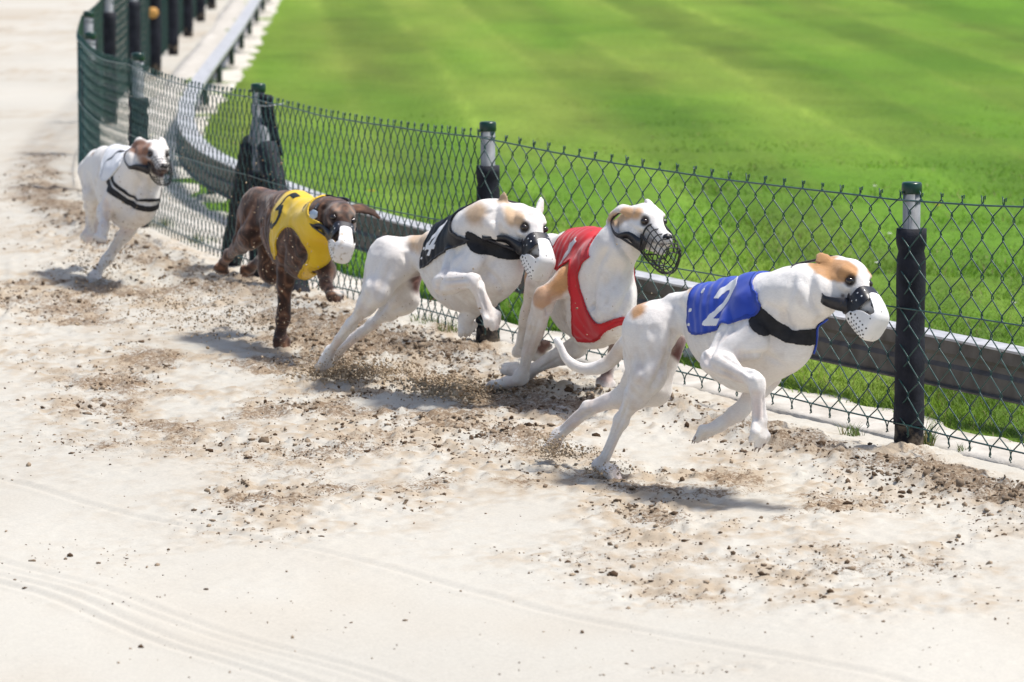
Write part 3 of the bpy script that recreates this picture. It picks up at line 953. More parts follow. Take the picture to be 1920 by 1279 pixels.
def spline_pts(pts, n=8):
    pts = [np.asarray(p, float) for p in pts]
    return list(catmull(pts, n))

def ball(mb, c, ax, rad, seg=14, rings=10):
    v, f = [], []
    for i in range(rings + 1):
        th = math.pi * i / rings
        for k in range(seg):
            a = 2 * math.pi * k / seg
            q = V(math.cos(th) * rad[0], math.sin(th) * math.cos(a) * rad[1], math.sin(th) * math.sin(a) * rad[2])
            v.append(c + ax[0] * q[0] + ax[1] * q[1] + ax[2] * q[2])
    for i in range(rings):
        for k in range(seg):
            f.append((i * seg + k, i * seg + (k + 1) % seg, (i + 1) * seg + (k + 1) % seg, (i + 1) * seg + k))
    mb.add(v, f)

WHITE = np.array([0.80, 0.77, 0.735])
TAN = np.array([0.50, 0.27, 0.12])
PALETAN = np.array([0.60, 0.43, 0.28])
BRIND = np.array([0.078, 0.039, 0.026])

def bk0(sf, ho, mc):
    a = unit(ho - sf); b = unit(mc - ho)
    return unit(a - b * np.dot(a, b) + 1e-6)

def spline2(pts):
    p = np.array(pts, float)
    return catmull([q for q in p], 6) if len(p) > 1 else p

class Dog:
    def __init__(self, spec):
        self.s = spec
        cv = spec['conv']
        self.cv = cv
        self.prims = []
        self.torso = []
        st = spec['stations']
        cen, rad, rat = [], [], []
        for (tx, ty, bx, by, Yd, ratio) in st:
            Yd = Yd + spec.get('dY', 0.0)
            a = P(*cv(tx, ty), Yd); b = P(*cv(bx, by), Yd)
            cen.append((a + b) / 2); rad.append(np.linalg.norm(a - b) / 2); rat.append(ratio)
        self.cen, self.rad = cen, rad
        i1 = spec.get('axis_to', len(cen) - 2)
        self.A = cen[0]
        E = cen[i1] - cen[0]
        self.E = unit(E); self.len = np.linalg.norm(E)
        self.S = unit(np.cross(self.E, V(0, 0, 1)))       # the dog's right
        self.U = np.cross(self.S, self.E)
        for i in range(len(cen) - 1):
            rt = (rat[i] + rat[i + 1]) / 2 * 0.92
            self.torso.append((cen[i], cen[i + 1], rad[i], rad[i + 1], 0.035, self.S, rt, False))
        self.prims += self.torso
        self.head_frame()
        self.neck()
        self.limbs()
        self.tail()
        self.head()

    def c(self, x, y, Yd):
        return P(*self.cv(x, y), Yd + self.s.get('dY', 0.0))

    def head_frame(self):
        h = self.s['head']
        self.ho = self.c(*h['pos'])
        y, p, r = R(h['yaw']), R(h['pitch']), R(h.get('roll', 0))
        F = V(math.cos(y) * math.cos(p), -math.sin(y) * math.cos(p), -math.sin(p))
        Rt = unit(np.cross(F, V(0, 0, 1))); U = np.cross(Rt, F)
        self.F = F
        self.Rt = Rt * math.cos(r) + U * math.sin(r)
        self.HU = U * math.cos(r) - Rt * math.sin(r)
        self.hs = h.get('scale', 1.0)

    def hl(self, f, r, u):
        return self.ho + self.hs * (self.F * f + self.Rt * r + self.HU * u)

    def add(self, a, b, ra, rb, k=0.02, side=None, ratio=1.0, sub=False):
        self.prims.append((np.asarray(a, float), np.asarray(b, float), ra, rb, k, side, ratio, sub))

    def neck(self):
        pts = []
        for (x, y, Yd, rpx) in self.s['neck']:
            pts.append((self.c(x, y, Yd), rpx / self.s['cs'] * Yd / F_PX))
        pts.append((self.hl(-0.085, 0, -0.024), 0.046 * self.hs))
        for (a, ra), (b, rb) in zip(pts[:-1], pts[1:]):
            self.add(a, b, ra, rb, 0.04)
        # muscle lines of the neck
        a, ra = pts[0]; b, rb = pts[-1]
        for sg in (-1, 1):
            self.add(a + self.S * sg * ra * 0.55 - self.U * ra * 0.4, b + self.Rt * sg * rb * 0.45 - self.HU * 0.012, 0.024, 0.017, 0.010)
        self.neckpts = pts

    def limbs(self):
        S, U, E = self.S, self.U, self.E
        self.claws = []
        self.segs = []
        self.lower = []
        for name in ('RF', 'LF', 'RH', 'LH'):
            if name not in self.s: continue
            L = self.s[name]
            sg = 1 if name[0] == 'R' else -1
            p = [self.c(*q[:3]) for q in L]
            sc = self.s.get('legscale', 1.0)
            fs = sc * self.s.get('forescale', 1.0)
            if name[1] == 'F':      # shoulder, elbow, carpus, knuckle, toe
                sh, el, ca, mc, to = p
                wth = self.cen[-2] + U * self.rad[-2] * 0.75 - E * 0.04 + S * sg * 0.03
                self.add(wth, sh, 0.028 * sc, 0.046 * sc, 0.035, S, 0.7)
                self.add(sh, el, 0.046 * sc, 0.030 * sc, 0.010, S, 0.8)
                mid = wth * 0.45 + sh * 0.55 - E * 0.045
                self.add(mid, el, 0.035 * sc, 0.024 * sc, 0.006, S, 0.75)
                self.add(wth * 0.7 + sh * 0.3 + S * sg * 0.020, sh + S * sg * 0.018, 0.012, 0.016, 0.010)
                self.add(sh + E * 0.012 - U * 0.01, sh * 0.4 + el * 0.6 - U * 0.012, 0.024 * sc, 0.016 * sc, 0.008)
                d = unit(ca - el); back = unit(el - sh)
                self.add(el - unit(ca - el) * 0.006 + back * 0.006, el + d * 0.015, 0.019 * fs, 0.019 * fs, 0.014)
                mfl = el + (ca - el) * 0.28
                self.add(el, mfl, 0.030 * fs, 0.0285 * fs, 0.012)
                self.add(el + unit(np.cross(d, S)) * 0.010, el + (ca - el) * 0.62 + unit(np.cross(d, S)) * 0.007, 0.017 * fs, 0.010 * fs, 0.005)
                self.add(mfl, ca, 0.0270 * fs, 0.0155 * fs, 0.012)
                self.add(ca - d * 0.016, ca + unit(mc - ca) * 0.012, 0.0195 * fs, 0.0195 * fs, 0.014)
                self.add(ca, mc, 0.0175 * fs, 0.0165 * fs, 0.014)
                # carpal pad / dewclaw
                dd = unit(mc - ca)
                bk = unit(np.cross(dd, S)) 
                if np.dot(bk, -d) < 0 and abs(np.dot(bk, d)) > 0.2: bk = -bk
                self.add(ca + dd * 0.03 - bk * 0.012, ca + dd * 0.038 - bk * 0.018, 0.006, 0.004, 0.006)
                a, b = mc, to
                self.segs += [(sh, el, .045), (el, ca, .025), (ca, mc, .017)]
                x0 = 0.0 if self.s.get('arm_ex') and name == 'LF' else 0.5
                self.lower += [(el * x0 + sh * (1 - x0), el, 0.050 if x0 == 0 else 0.036, 0.036 if x0 == 0 else 0.031, 0.01, None, 1.0, False), (el, ca, 0.030, 0.018, 0.01, None, 1.0, False), (ca, to, 0.02, 0.02, 0.01, None, 1.0, False)]
            else:                   # hip, stifle, hock, knuckle, toe
                hi, sf, ho, mc, to = p
                self.add(hi, sf, 0.070 * sc, 0.047 * sc, 0.040, S, 0.74)
                self.add(self.cen[0] + E * 0.02, hi, 0.050 * sc, 0.062 * sc, 0.05, S, 0.85)
                self.add(hi + E * 0.03 + S * sg * 0.012, sf + E * 0.012, 0.040 * sc, 0.030 * sc, 0.008, S, 0.7)
                isch = self.cen[0] - E * 0.012 + S * sg * 0.032 - U * 0.02
                d = unit(ho - sf)
                self.add(isch, sf * 0.55 + ho * 0.45, 0.046 * sc, 0.022 * sc, 0.016, S, 0.8)
                self.add(sf, sf + d * 0.02, 0.042 * sc, 0.038 * sc, 0.02)
                q1 = sf + (ho - sf) * 0.45
                self.add(sf, q1, 0.041 * sc, 0.029 * sc, 0.014)
                self.add(sf - bk0(sf, ho, mc) * 0.012, q1 - bk0(sf, ho, mc) * 0.010, 0.024 * sc, 0.014 * sc, 0.006)
                self.add(q1, ho, 0.029 * sc, 0.0135 * sc, 0.02)
                # Achilles tendon and the point of the hock
                bkv = unit((ho - sf) - unit(mc - ho) * np.dot(ho - sf, unit(mc - ho)) + 1e-6)
                pt = ho + unit(unit(ho - sf) - unit(mc - ho)) * 0.012
                self.add(q1 + bkv * 0.014, pt, 0.014 * sc, 0.0085 * sc, 0.012)
                self.add(pt, ho, 0.0125 * sc, 0.015 * sc, 0.012)
                self.add(ho, mc, 0.0165 * sc, 0.0150 * sc, 0.014)
                a, b = mc, to
                self.segs += [(hi, sf, .06), (sf, ho, .03), (ho, mc, .016)]
                self.lower += [(sf, ho, 0.042, 0.018, 0.01, None, 1.0, False), (ho, to, 0.02, 0.02, 0.01, None, 1.0, False)]
            # paw: pad and four toes
            if name[1] == 'F': sc = fs
            dr = unit(b - a); ln = np.linalg.norm(b - a)
            lat = unit(S - dr * np.dot(S, dr)); nr = np.cross(lat, dr)
            up = nr if np.dot(nr, V(0, 0, 1)) > 0 else -nr
            if abs(dr[2]) > 0.8:
                up = nr if np.dot(nr, E) > 0 else -nr
            self.add(a - dr * 0.004, a + dr * ln * 0.45, 0.0175 * sc, 0.019 * sc, 0.012, up, 0.85)
            for i, (o, fl, spread) in enumerate(((-1.5, 0.80, 0.0135), (-0.5, 1.0, 0.0115), (0.5, 1.0, 0.0115), (1.5, 0.80, 0.0135))):
                b0 = a + dr * ln * 0.25 + lat * o * 0.0095 * sc
                k1 = a + dr * ln * fl * 0.68 + lat * o * spread * sc + up * 0.006
                k2 = a + dr * ln * fl + lat * o * spread * 1.06 * sc - up * 0.004
                self.add(b0, k1, 0.0095 * sc, 0.0098 * sc, 0.005)
                self.add(k1, k2, 0.0098 * sc, 0.0078 * sc, 0.004)
                self.claws.append((k2 + up * 0.003 + dr * 0.002, k2 + dr * 0.018 - up * 0.008))

    def tail(self):
        if 'tail' not in self.s: return
        p = [self.c(*q[:3]) for q in self.s['tail']]
        p = spline_pts(p, 5)
        m = len(p) - 1
        for i in range(m):
            r0 = 0.0195 * (1 - 0.55 * i / m); r1 = 0.0195 * (1 - 0.55 * (i + 1) / m)
            self.add(p[i], p[i + 1], r0, r1, 0.010)

    def head(self):
        hl, s = self.hl, self.hs
        A = self.add
        Rt, HU, F = self.Rt, self.HU, self.F
        A(hl(-0.080, 0, 0.000), hl(-0.030, 0, 0.008), 0.047 * s, 0.043 * s, 0.02, HU, 0.90)        # cranium
        A(hl(-0.030, 0, 0.012), hl(0.000, 0, 0.004), 0.038 * s, 0.0275 * s, 0.018, HU, 0.9)           # brow
        A(hl(0.002, 0, -0.014), hl(0.070, 0, -0.035), 0.0315 * s, 0.0195 * s, 0.018, Rt, 0.84)      # snout
        A(hl(0.066, 0, -0.038), hl(0.080, 0, -0.037), 0.0180 * s, 0.0148 * s, 0.012)
        jd = self.s['head'].get('jaw', 0.0)
        A(hl(-0.045, 0, -0.040), hl(0.062, 0, -0.058 - jd), 0.028 * s, 0.0125 * s, 0.012, Rt, 0.9)  # jaw
        for g in (-1, 1):
            A(hl(-0.062, g * 0.030, -0.020), hl(-0.030, g * 0.028, -0.034), 0.030 * s, 0.024 * s, 0.02)   # cheek
            A(hl(-0.018, g * 0.032, 0.022), hl(0.008, g * 0.027, 0.0205), 0.012 * s, 0.0085 * s, 0.010)      # brow ridge
            A(hl(-0.030, g * 0.038, -0.004), hl(0.008, g * 0.030, -0.012), 0.012 * s, 0.010 * s, 0.010)    # zygomatic
            A(hl(0.045, g * 0.012, -0.043), hl(0.068, g * 0.010, -0.047), 0.012 * s, 0.010 * s, 0.01)        # flews
            A(hl(0.012, g * 0.042, 0.006), hl(0.022, g * 0.040, 0.005), 0.0125 * s, 0.0125 * s, 0.008, None, 1.0, True)  # eye socket
        for g, key in ((1, 'ear_r'), (-1, 'ear_l')):
            pts = self.s['head'].get(key, [(-0.060, 0.036, 0.032, 0.020), (-0.095, 0.050, 0.042, 0.019), (-0.122, 0.055, 0.022, 0.013), (-0.138, 0.053, 0.004, 0.006)])
            q = [(hl(f, r if key == 'ear_l' and r < 0 else g * abs(r), u), rr * s) for (f, r, u, rr) in pts]
            fl = self.s['head'].get(key + '_flat', (0.1, 0.75, 0.65))
            fn = unit(F * fl[0] + Rt * g * fl[1] + HU * fl[2])
            for (a, ra), (b, rb) in zip(q[:-1], q[1:]):
                A(a, b, ra, rb, 0.006, fn, 0.34)

    def local(self, pts):
        d = pts - self.A
        return d @ self.E, d @ self.U, d @ self.S

    # ---------------------------------------------------------------- meshes
    def build(self, vox=0.0042):
        sp = self.s
        self.root = empty("greyhound", V(*sp['base']), sp['label'], "dog", "racing dogs on the track")
        v, q = polygonise(self.prims, vox)
        self.v, self.q = v, q
        t = np.concatenate([q[:, [0, 1, 2]], q[:, [0, 2, 3]]])
        self.t = t
        self.n = vnormals(v, t)
        col = np.repeat(sp['coat'][None], len(v), 0)
        nz = noise3(v * 35) * 0.5 + noise3(v * 90 + 5) * 0.35
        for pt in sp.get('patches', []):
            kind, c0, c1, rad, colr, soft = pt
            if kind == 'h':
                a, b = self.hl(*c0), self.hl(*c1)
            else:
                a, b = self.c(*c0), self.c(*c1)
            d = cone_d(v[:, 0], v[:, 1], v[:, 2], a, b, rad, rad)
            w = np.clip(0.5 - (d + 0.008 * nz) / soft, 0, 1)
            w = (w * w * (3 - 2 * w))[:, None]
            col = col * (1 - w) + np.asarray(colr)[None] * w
        if sp.get('brindle'):
            s_, h_, w_ = self.local(v)
            st = np.sin((s_ * 1.0 + 0.35 * h_ + 0.014 * noise3(v * 30) * 2.2) * 2 * math.pi / 0.026 + 3.0 * noise3(v * 20))
            st = np.clip(st * 0.45 + 0.5 * noise3(v * 60) + 0.4 * noise3(v * 25), -1, 1)
            lt = np.clip((st - 0.15) * 1.6, 0, 1)[:, None] * 0.55
            col = col * (1 - lt) + np.array([0.19, 0.105, 0.062])[None] * lt
            col = col * (1 + 0.72 * st[:, None] * np.array([1.0, 0.8, 0.65])[None])
        # thin-haired skin shows a little pink; faint mottling everywhere
        mot = np.clip(0.35 + 0.9 * noise3(v * 11 + 2) + 0.5 * noise3(v * 27), 0, 1)[:, None]
        if not sp.get('brindle'):
            col = col * (1 - mot * np.array([0.06, 0.08, 0.09])[None])
        # sand speckles, thickened low down to paint the underside's shade into the coat
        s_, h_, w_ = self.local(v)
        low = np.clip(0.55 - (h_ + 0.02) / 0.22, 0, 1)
        spl_shade = np.clip(noise3(v * 16 + 4.4) * 0.9 + noise3(v * 48 + 1.7) * 0.7 + noise3(v * 110) * 0.4 - 0.55 + 0.75 * low, 0, 1)[:, None]
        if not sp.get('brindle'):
            col = col * (1 - 0.34 * spl_shade) + np.array([0.42, 0.32, 0.24])[None] * 0.34 * spl_shade
        # pinkish skin through the thin coat of the lower legs and ears
        if not sp.get('brindle'):
            dl = eval_prims(self.lower, v)
            pk = (np.clip(0.5 - dl / 0.02, 0, 1) * np.clip(0.25 + 0.9 * noise3(v * 24 + 9), 0, 0.6))[:, None]
            col = col * (1 - pk) + np.array([0.66, 0.52, 0.47])[None] * pk
        col = col * (1 + 0.04 * nz[:, None])
        for g in (-1, 1):   # dark lids and lips
            d = np.linalg.norm(v - self.hl(0.014, g * 0.035, 0.006), axis=1)
            w = np.clip((0.0180 * self.hs - d) / 0.005, 0, 1)[:, None] * 0.9
            col = col * (1 - w) + np.array([0.045, 0.028, 0.022])[None] * w
            a, b = self.hl(0.0, g * 0.030, -0.036), self.hl(0.080, g * 0.012, -0.052)
            d = cone_d(v[:, 0], v[:, 1], v[:, 2], a, b, 0.008, 0.007)
            w = np.clip(-d / 0.004, 0, 1)[:, None] * 0.85
            col = col * (1 - w) + np.array([0.07, 0.04, 0.036])[None] * w
        self.col = np.clip(col, 0.004, 0.9)
        # low relief: ribs, muscle and vein modulation
        s_, h_, w_ = self.local(v)
        dt = eval_prims(self.torso, v)
        self.dt = dt
        ribs = np.sin((s_ + 0.25 * h_) * 2 * math.pi / 0.030) * np.exp(-((s_ - 0.62 * self.len) / (0.22 * self.len)) ** 2) * np.clip(1 - np.abs(dt) / 0.01, 0, 1)
        mus = noise3(np.stack([s_ * 9, h_ * 17, w_ * 17], -1) + 3.3)
        ridge = 1 - np.abs(noise3(v * 19 + 8.8)) * 2
        ten = np.zeros(len(v))
        for (a, b, r_) in self.segs:
            ax = unit(b - a); u1 = unit(np.cross(ax, V(0.3, 0.5, 0.8))); u2 = np.cross(ax, u1)
            dd = cone_d(v[:, 0], v[:, 1], v[:, 2], a, b, r_, r_ * 0.7)
            wgt = np.exp(-(np.maximum(dd, 0) / 0.012) ** 2)
            q_ = v - a
            ten = np.where(wgt > 0.3, wgt * noise3(np.stack([q_ @ ax * 7, q_ @ u1 * (1.5 / r_), q_ @ u2 * (1.5 / r_)], -1)) * min(0.0042, r_ * 0.13), ten)
        fine = noise3(np.stack([s_ * 14, h_ * 42, w_ * 42], -1) + 7.1)
        v = v + self.n * (ten + 0.0011 * fine)[:, None]
        v = v + self.n * (0.0016 * ribs + 0.0030 * mus + 0.0016 * ridge + 0.0014 * noise3(v * 34) + 0.0004 * noise3(v * 120))[:, None]
        # modelled creases and swellings of muscle, tendon and skin
        if sp.get('strokes'):
            bv = BVHTree.FromPolygons([tuple(a_) for a_ in v], [tuple(int(i_) for i_ in a_) for a_ in q])
            nn = vnormals(v, t)
            dsp = np.zeros(len(v))
            for (pts, dep, wid) in sp['strokes']:
                pl = []
                for (x_, y_) in spline2(pts):
                    d_ = self.c(x_, y_, 10.0) - V(0, 0, CAM_H)
                    h_ = bv.ray_cast(Vector((0, 0, CAM_H)), Vector(d_).normalized())
                    if h_[0] is not None: pl.append(np.array(h_[0]))
                if not pl: continue
                pl = np.array(pl)
                near = (v > pl.min(0) - 3 * wid).all(1) & (v < pl.max(0) + 3 * wid).all(1)
                i_ = np.nonzero(near)[0]
                dm = np.full(len(i_), 1.0); tpos = np.zeros(len(i_))
                for k_ in range(max(len(pl) - 1, 1)):
                    a_, b_ = pl[k_], pl[min(k_ + 1, len(pl) - 1)]
                    e_ = b_ - a_
                    if np.linalg.norm(e_) > 0.06: continue          # jumps between separate surfaces
                    t_ = np.clip(((v[i_] - a_) @ e_) / (e_ @ e_ + 1e-12), 0, 1)
                    d2 = np.linalg.norm(v[i_] - a_ - t_[:, None] * e_, axis=1)
                    up_ = d2 < dm
                    dm = np.where(up_, d2, dm); tpos = np.where(up_, (k_ + t_) / max(len(pl) - 1, 1), tpos)
                tap = np.clip(np.minimum(tpos, 1 - tpos) * 5 + 0.25, 0, 1)
                dsp[i_] += -(1.6 if dep > 0 else 0.7) * dep * tap * np.exp(-(dm / (wid if dep > 0 else 1.5 * wid)) ** 2)
            v = v + nn * dsp[:, None]
        self.v = v
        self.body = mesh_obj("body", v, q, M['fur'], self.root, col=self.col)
        self.face()
        if sp.get('muzzle') == 'cup': self.cup_muzzle(sp.get('muzzle_mat', 'mwhite'))
        elif sp.get('muzzle') == 'basket': self.basket(sp.get('basket_r', 0.0019))
        mb = MB()
        for a, b in self.claws:
            tube(mb, [a, a * 0.6 + b * 0.4 + V(0, 0, 0.001), a * 0.25 + b * 0.75], [0.0034, 0.0026, 0.0008], 6)
        tag(mb.build("claws", M['claw'], self.root), kind="stuff")
        self.dress()
        return self

    def face(self):
        ax = (self.F, self.Rt, self.HU)
        s = self.hs
        for g in (-1, 1):
            mb = MB(); ball(mb, self.hl(0.0090, g * 0.0308, 0.0048), ax, (0.0118 * s, 0.0115 * s, 0.0095 * s))
            mb.build("eye", M['eye'], self.root)
        mb = MB(); ball(mb, self.hl(0.085, 0, -0.033), ax, (0.012 * s, 0.0155 * s, 0.0125 * s))
        nose = mb.build("nose", M['nose'], self.root)
        mb = MB()
        for g in (-1, 1):
            ball(mb, self.hl(0.0945, g * 0.006, -0.032), ax, (0.0035 * s, 0.0032 * s, 0.0028 * s), 8, 6)
        mb.build("nostrils", M['hole'], nose)

    def mz(self):
        tau = R(self.s['head'].get('mtilt', 20))
        Fm = self.F * math.cos(tau) - self.HU * math.sin(tau)
        Um = self.HU * math.cos(tau) + self.F * math.sin(tau)
        o = self.hl(*self.s['head'].get('mpos', (0.028, 0, -0.040)))
        Tn = [0, 0.3, 0.6, 0.82, 0.92, 0.97, 1.0]
        k = self.s['head'].get('mscale', 0.90) * self.hs
        W = [0.039, 0.0405, 0.038, 0.0345, 0.0315, 0.0275, 0.0225]
        H = [0.048, 0.050, 0.048, 0.0445, 0.041, 0.037, 0.031]
        C = [0.004, -0.001, -0.006, -0.010, -0.012, -0.013, -0.013]
        ln = self.s['head'].get('mlen', 0.106) * k
        def surf(t, ph):
            t = np.asarray(t, float); ph = np.asarray(ph, float)
            w, h, c = np.interp(t, Tn, W) * k, np.interp(t, Tn, H) * k, np.interp(t, Tn, C) * k
            e = 2 / 3.3
            cx = np.sign(np.sin(ph)) * np.abs(np.sin(ph)) ** e
            cy = np.sign(np.cos(ph)) * np.abs(np.cos(ph)) ** e
            return o + Fm * (t * ln)[..., None] + self.Rt * (w * cx)[..., None] + Um * (h * cy + c)[..., None]
        return surf, Fm, Um, o, k

    def cup_muzzle(self, mat):
        surf, Fm, Um, o, k = self.mz()
        nt_, nph = 46, 84
        tt, pp = np.meshgrid(np.linspace(0, 1, nt_), np.linspace(-math.pi, math.pi, nph), indexing='ij')
        v = surf(tt.ravel(), pp.ravel())
        idx = np.arange(nt_ * nph).reshape(nt_, nph)
        q = np.stack([idx[:-1, :-1], idx[1:, :-1], idx[1:, 1:], idx[:-1, 1:]], -1).reshape(-1, 4)
        t = np.concatenate([q[:, [0, 1, 2]], q[:, [0, 2, 3]]])
        # front cap
        c_i = len(v)
        v = np.concatenate([v, (o + Fm * (np.linalg.norm((v[idx[-1]].mean(0) - o)) + 0.001))[None] * 0 + v[idx[-1]].mean(0)[None]])
        t = np.concatenate([t, np.stack([idx[-1, :-1], np.full(nph - 1, c_i), idx[-1, 1:]], -1)])
        Tt = np.concatenate([tt.ravel(), [1.0]]); Ph = np.concatenate([np.degrees(np.abs(pp.ravel())), [180.0]])
        n = vnormals(v, t)
        if np.mean(np.sum(n * (v - v.mean(0)), 1)) < 0:
            t = t[:, ::-1]; n = -n
        tw = np.interp(Ph, [0, 18, 26, 38, 64, 84, 98, 125, 180], [0.26, 0.32, 0.66, 0.86, 0.84, 0.52, 0.26, 0.16, 0.22])
        (vw, nw), tw_ = clip_tris(v, t, Tt - tw, (n,))
        cup = shell("muzzle", vw, tw_, nw, 0.0035, M[mat], self.root, 0.003)
        tb = np.interp(Ph, [0, 20, 60, 100, 125, 140, 180], [0.40, 0.44, 0.48, 0.42, 0.28, 0.10, 0.06])
        (vb, nb), tb_ = clip_tris(v, t, tb - Tt, (n,))
        shell("nose_band", vb, tb_, nb, 0.0012, M['mblack'], cup, 0.0025)
        # vent holes and rivets
        mb, mr = MB(), MB()
        def disc(m_, t0, ph, r, off):
            p = surf(np.array([t0]), np.array([ph]))[0]
            a = surf(np.array([t0 + 0.01]), np.array([ph]))[0] - p; b = surf(np.array([t0]), np.array([ph + 0.02]))[0] - p
            nn = unit(np.cross(a, b)); nn = nn if np.dot(nn, p - (o + Fm * 0.05)) > 0 else -nn
            lathe(m_, p + nn * (off - 0.001), [(r, 0), (r, 0.0013), (r * 0.6, 0.0017)], 9, axis=nn)
        for g in (-1, 1):
            for i, ph in enumerate((76, 92, 104, 116, 128, 140, 154)):
                for j in range(5):
                    t0 = 0.42 + 0.115 * j + (0.055 if i % 2 else 0)
                    if t0 < 0.96 and (ph > 90 or t0 > 0.88): disc(mb, t0, g * R(ph), 0.0026 * k, 0.0032)
            disc(mb, 0.34, g * R(99), 0.0040 * k, 0.0032); disc(mb, 0.33, g * R(120), 0.0040 * k, 0.0032)
            for (t0, ph) in ((0.12, 60), (0.28, 52), (0.16, 25), (0.12, 88), (0.24, 78)):
                disc(mr, t0, g * R(ph), 0.0027 * k, 0.0012)
        for (t0, ph) in ((0.86, 0.05), (0.9, 1.2), (0.9, -1.2)):
            disc(mb, t0, ph, 0.0021 * k, 0.0032)
        tag(mb.build("vent_holes", M['hole'], cup), kind="stuff")
        tag(mr.build("rivets", M['rivet'], cup), kind="stuff")
        self.head_straps(cup, surf)

    def head_straps(self, parent, surf):
        mb = MB()
        s = self.hs
        # sample the head surface so that the strap lies on it
        def onskin(f, r, u, lift=0.001):
            c = self.hl(-0.06, 0, -0.008); d = unit(self.hl(f, r, u) - c)
            ts = np.linspace(0.015, 0.13, 150); pts = c + d[None] * ts[:, None]
            D = eval_prims([p for p in self.prims if np.linalg.norm((p[0] + p[1]) / 2 - c) < 0.16], pts)
            k = np.argmax(D > 0.0015)
            return pts[k] + d * lift, d
        for g in (-1, 1):
            p0 = surf(np.array([0.10]), np.array([g * R(86)]))[0] 
            p1 = surf(np.array([0.02]), np.array([g * R(100)]))[0]
            sk = [onskin(*q) for q in ((-0.035, g * 0.045, -0.034), (-0.062, g * 0.048, -0.030), (-0.092, g * 0.045, -0.010), (-0.112, g * 0.030, 0.022), (-0.118, 0.0, 0.040))]
            pts = [p0, p1] + [a for a, _ in sk]
            nr = [self.Rt * g, self.Rt * g] + [d for _, d in sk]
            P2 = spline_pts(pts, 6); N2 = spline_pts(nr, 6)
            m = len(P2)
            ribbon(mb, P2, N2, list(np.interp(np.linspace(0, 1, m), [0, 0.2, 0.45, 1], [0.040 * s, 0.034 * s, 0.014 * s, 0.011 * s])), 0.0022)
            p2 = surf(np.array([0.02]), np.array([g * R(150)]))[0]
            ribbon(mb, spline_pts([p2, p1 * 0.4 + p2 * 0.6 - self.F * 0.012, sk[1][0]], 6), [self.Rt * g - self.HU * 0.4] * 13, 0.008 * s, 0.002)
        mb.build("strap", M['mblack'], parent)

    def basket(self, r):
        surf, Fm, Um, o, k = self.mz()
        mb = MB()
        for t0 in (0.0, 0.24, 0.45, 0.64, 0.80, 0.92, 1.0):
            lim = math.pi
            ph = np.linspace(-lim, lim, 49)
            if t0 == 0.0: rr = r * 1.6
            else: rr = r
            tube(mb, surf(np.full(49, t0), ph), rr, 5, False)
        for ph in np.radians([0, 28, 55, 84, 108, 134, 160, 180, -28, -55, -84, -108, -134, -160]):
            tt = np.linspace(0.0, 1.0, 18)
            tube(mb, surf(tt, np.full(18, ph)), r, 5)
        cup = mb.build("muzzle", M['blackwire'], self.root)
        self.head_straps(cup, surf)

    def dress(self):
        sp = self.s
        sA, hA, wA = self.local(self.v)
        th = np.degrees(np.arctan2(wA, hA + sp.get('th_h', 0.0)))
        self.dlow = eval_prims(self.lower, self.v)
        for d in sp.get('cloth', []):
            fld = d['field'](self, sA, hA, wA, th)
            fld = np.minimum(fld, d.get('tol', 0.022) - self.dt) if d.get('torso', True) else fld
            fld = np.minimum(fld, self.dlow - 0.004)
            (v, n, s2, h2, w2, th2, f2), t = clip_tris(self.v, self.t, fld, (self.n, sA, hA, wA, th, fld))
            lab = np.arange(len(v))
            for _ in range(400):
                m_ = lab[t].min(1)
                l2 = lab.copy()
                for c_ in range(3): np.minimum.at(l2, t[:, c_], m_)
                l2 = l2[l2]
                if (l2 == lab).all(): break
                lab = l2
            ids, cn = np.unique(lab, return_counts=True)
            big = np.isin(lab, ids[cn > 0.12 * cn.max()])
            t = t[big[t].all(1)]
            used = np.unique(t); rm = -np.ones(len(v), np.int64); rm[used] = np.arange(len(used)); t = rm[t]
            v, n, s2, h2, w2, th2, f2 = [a_[used] for a_ in (v, n, s2, h2, w2, th2, f2)]
            wr = d.get('wrinkle', 0.0022)
            off = d.get('off', 0.0045) + wr * noise3(np.stack([s2 * 12, h2 * 24, w2 * 24], -1)) + wr * 0.9 * (1 - 2 * np.abs(noise3(np.stack([s2 * 20 + h2 * 16, h2 * 9 - s2 * 9, w2 * 14], -1)))) + np.clip(0.010 - f2, 0, 0.010) * 0.10 - np.clip(0.004 - f2, 0, 0.004) * 0.15
            off = np.maximum(off, d.get('off', 0.0045) * 0.5)
            par = shell(d['name'], v, t, n, off, M[d['mat']], self.root, 0.004, d.get('smooth', 4))
            if par is None: continue
            if d.get('label'): tag(par, d['label'])
            outer = v + n * off[:, None]
            outer = relax(outer, t, d.get('smooth', 4), 0.4)
            n2 = vnormals(outer, t)
            if d.get('hem', True):
                (vp, np_), tp = clip_tris(outer, t, 0.0062 - f2, (n2,))
                shell('hem', vp, tp, np_, 0.0011, M[d['mat'] + '_hem'] if d['mat'] + '_hem' in M else M[d['mat']], par, 0.001)
            t3, (outer, n2, s2, h2, w2, th2) = subdivide(t, [outer, n2, s2, h2, w2, th2]) if d.get('prints') else (t, (outer, n2, s2, h2, w2, th2))
            for pr in d.get('prints', []):
                g = pr['field'](self, s2, h2, w2, th2)
                (vp, np_), tp = clip_tris(outer, t3, g, (n2,))
                o2 = shell(pr['name'], vp, tp, np_, 0.0012, M[pr['mat']], par, 0.001)

# ------------------------------------------------------------------ the five dogs
def crop(x0, y0, sc):
    return lambda x, y: (x0 + x / sc, y0 + y / sc)
PINK = np.array([0.42, 0.24, 0.20])
DOGS = []
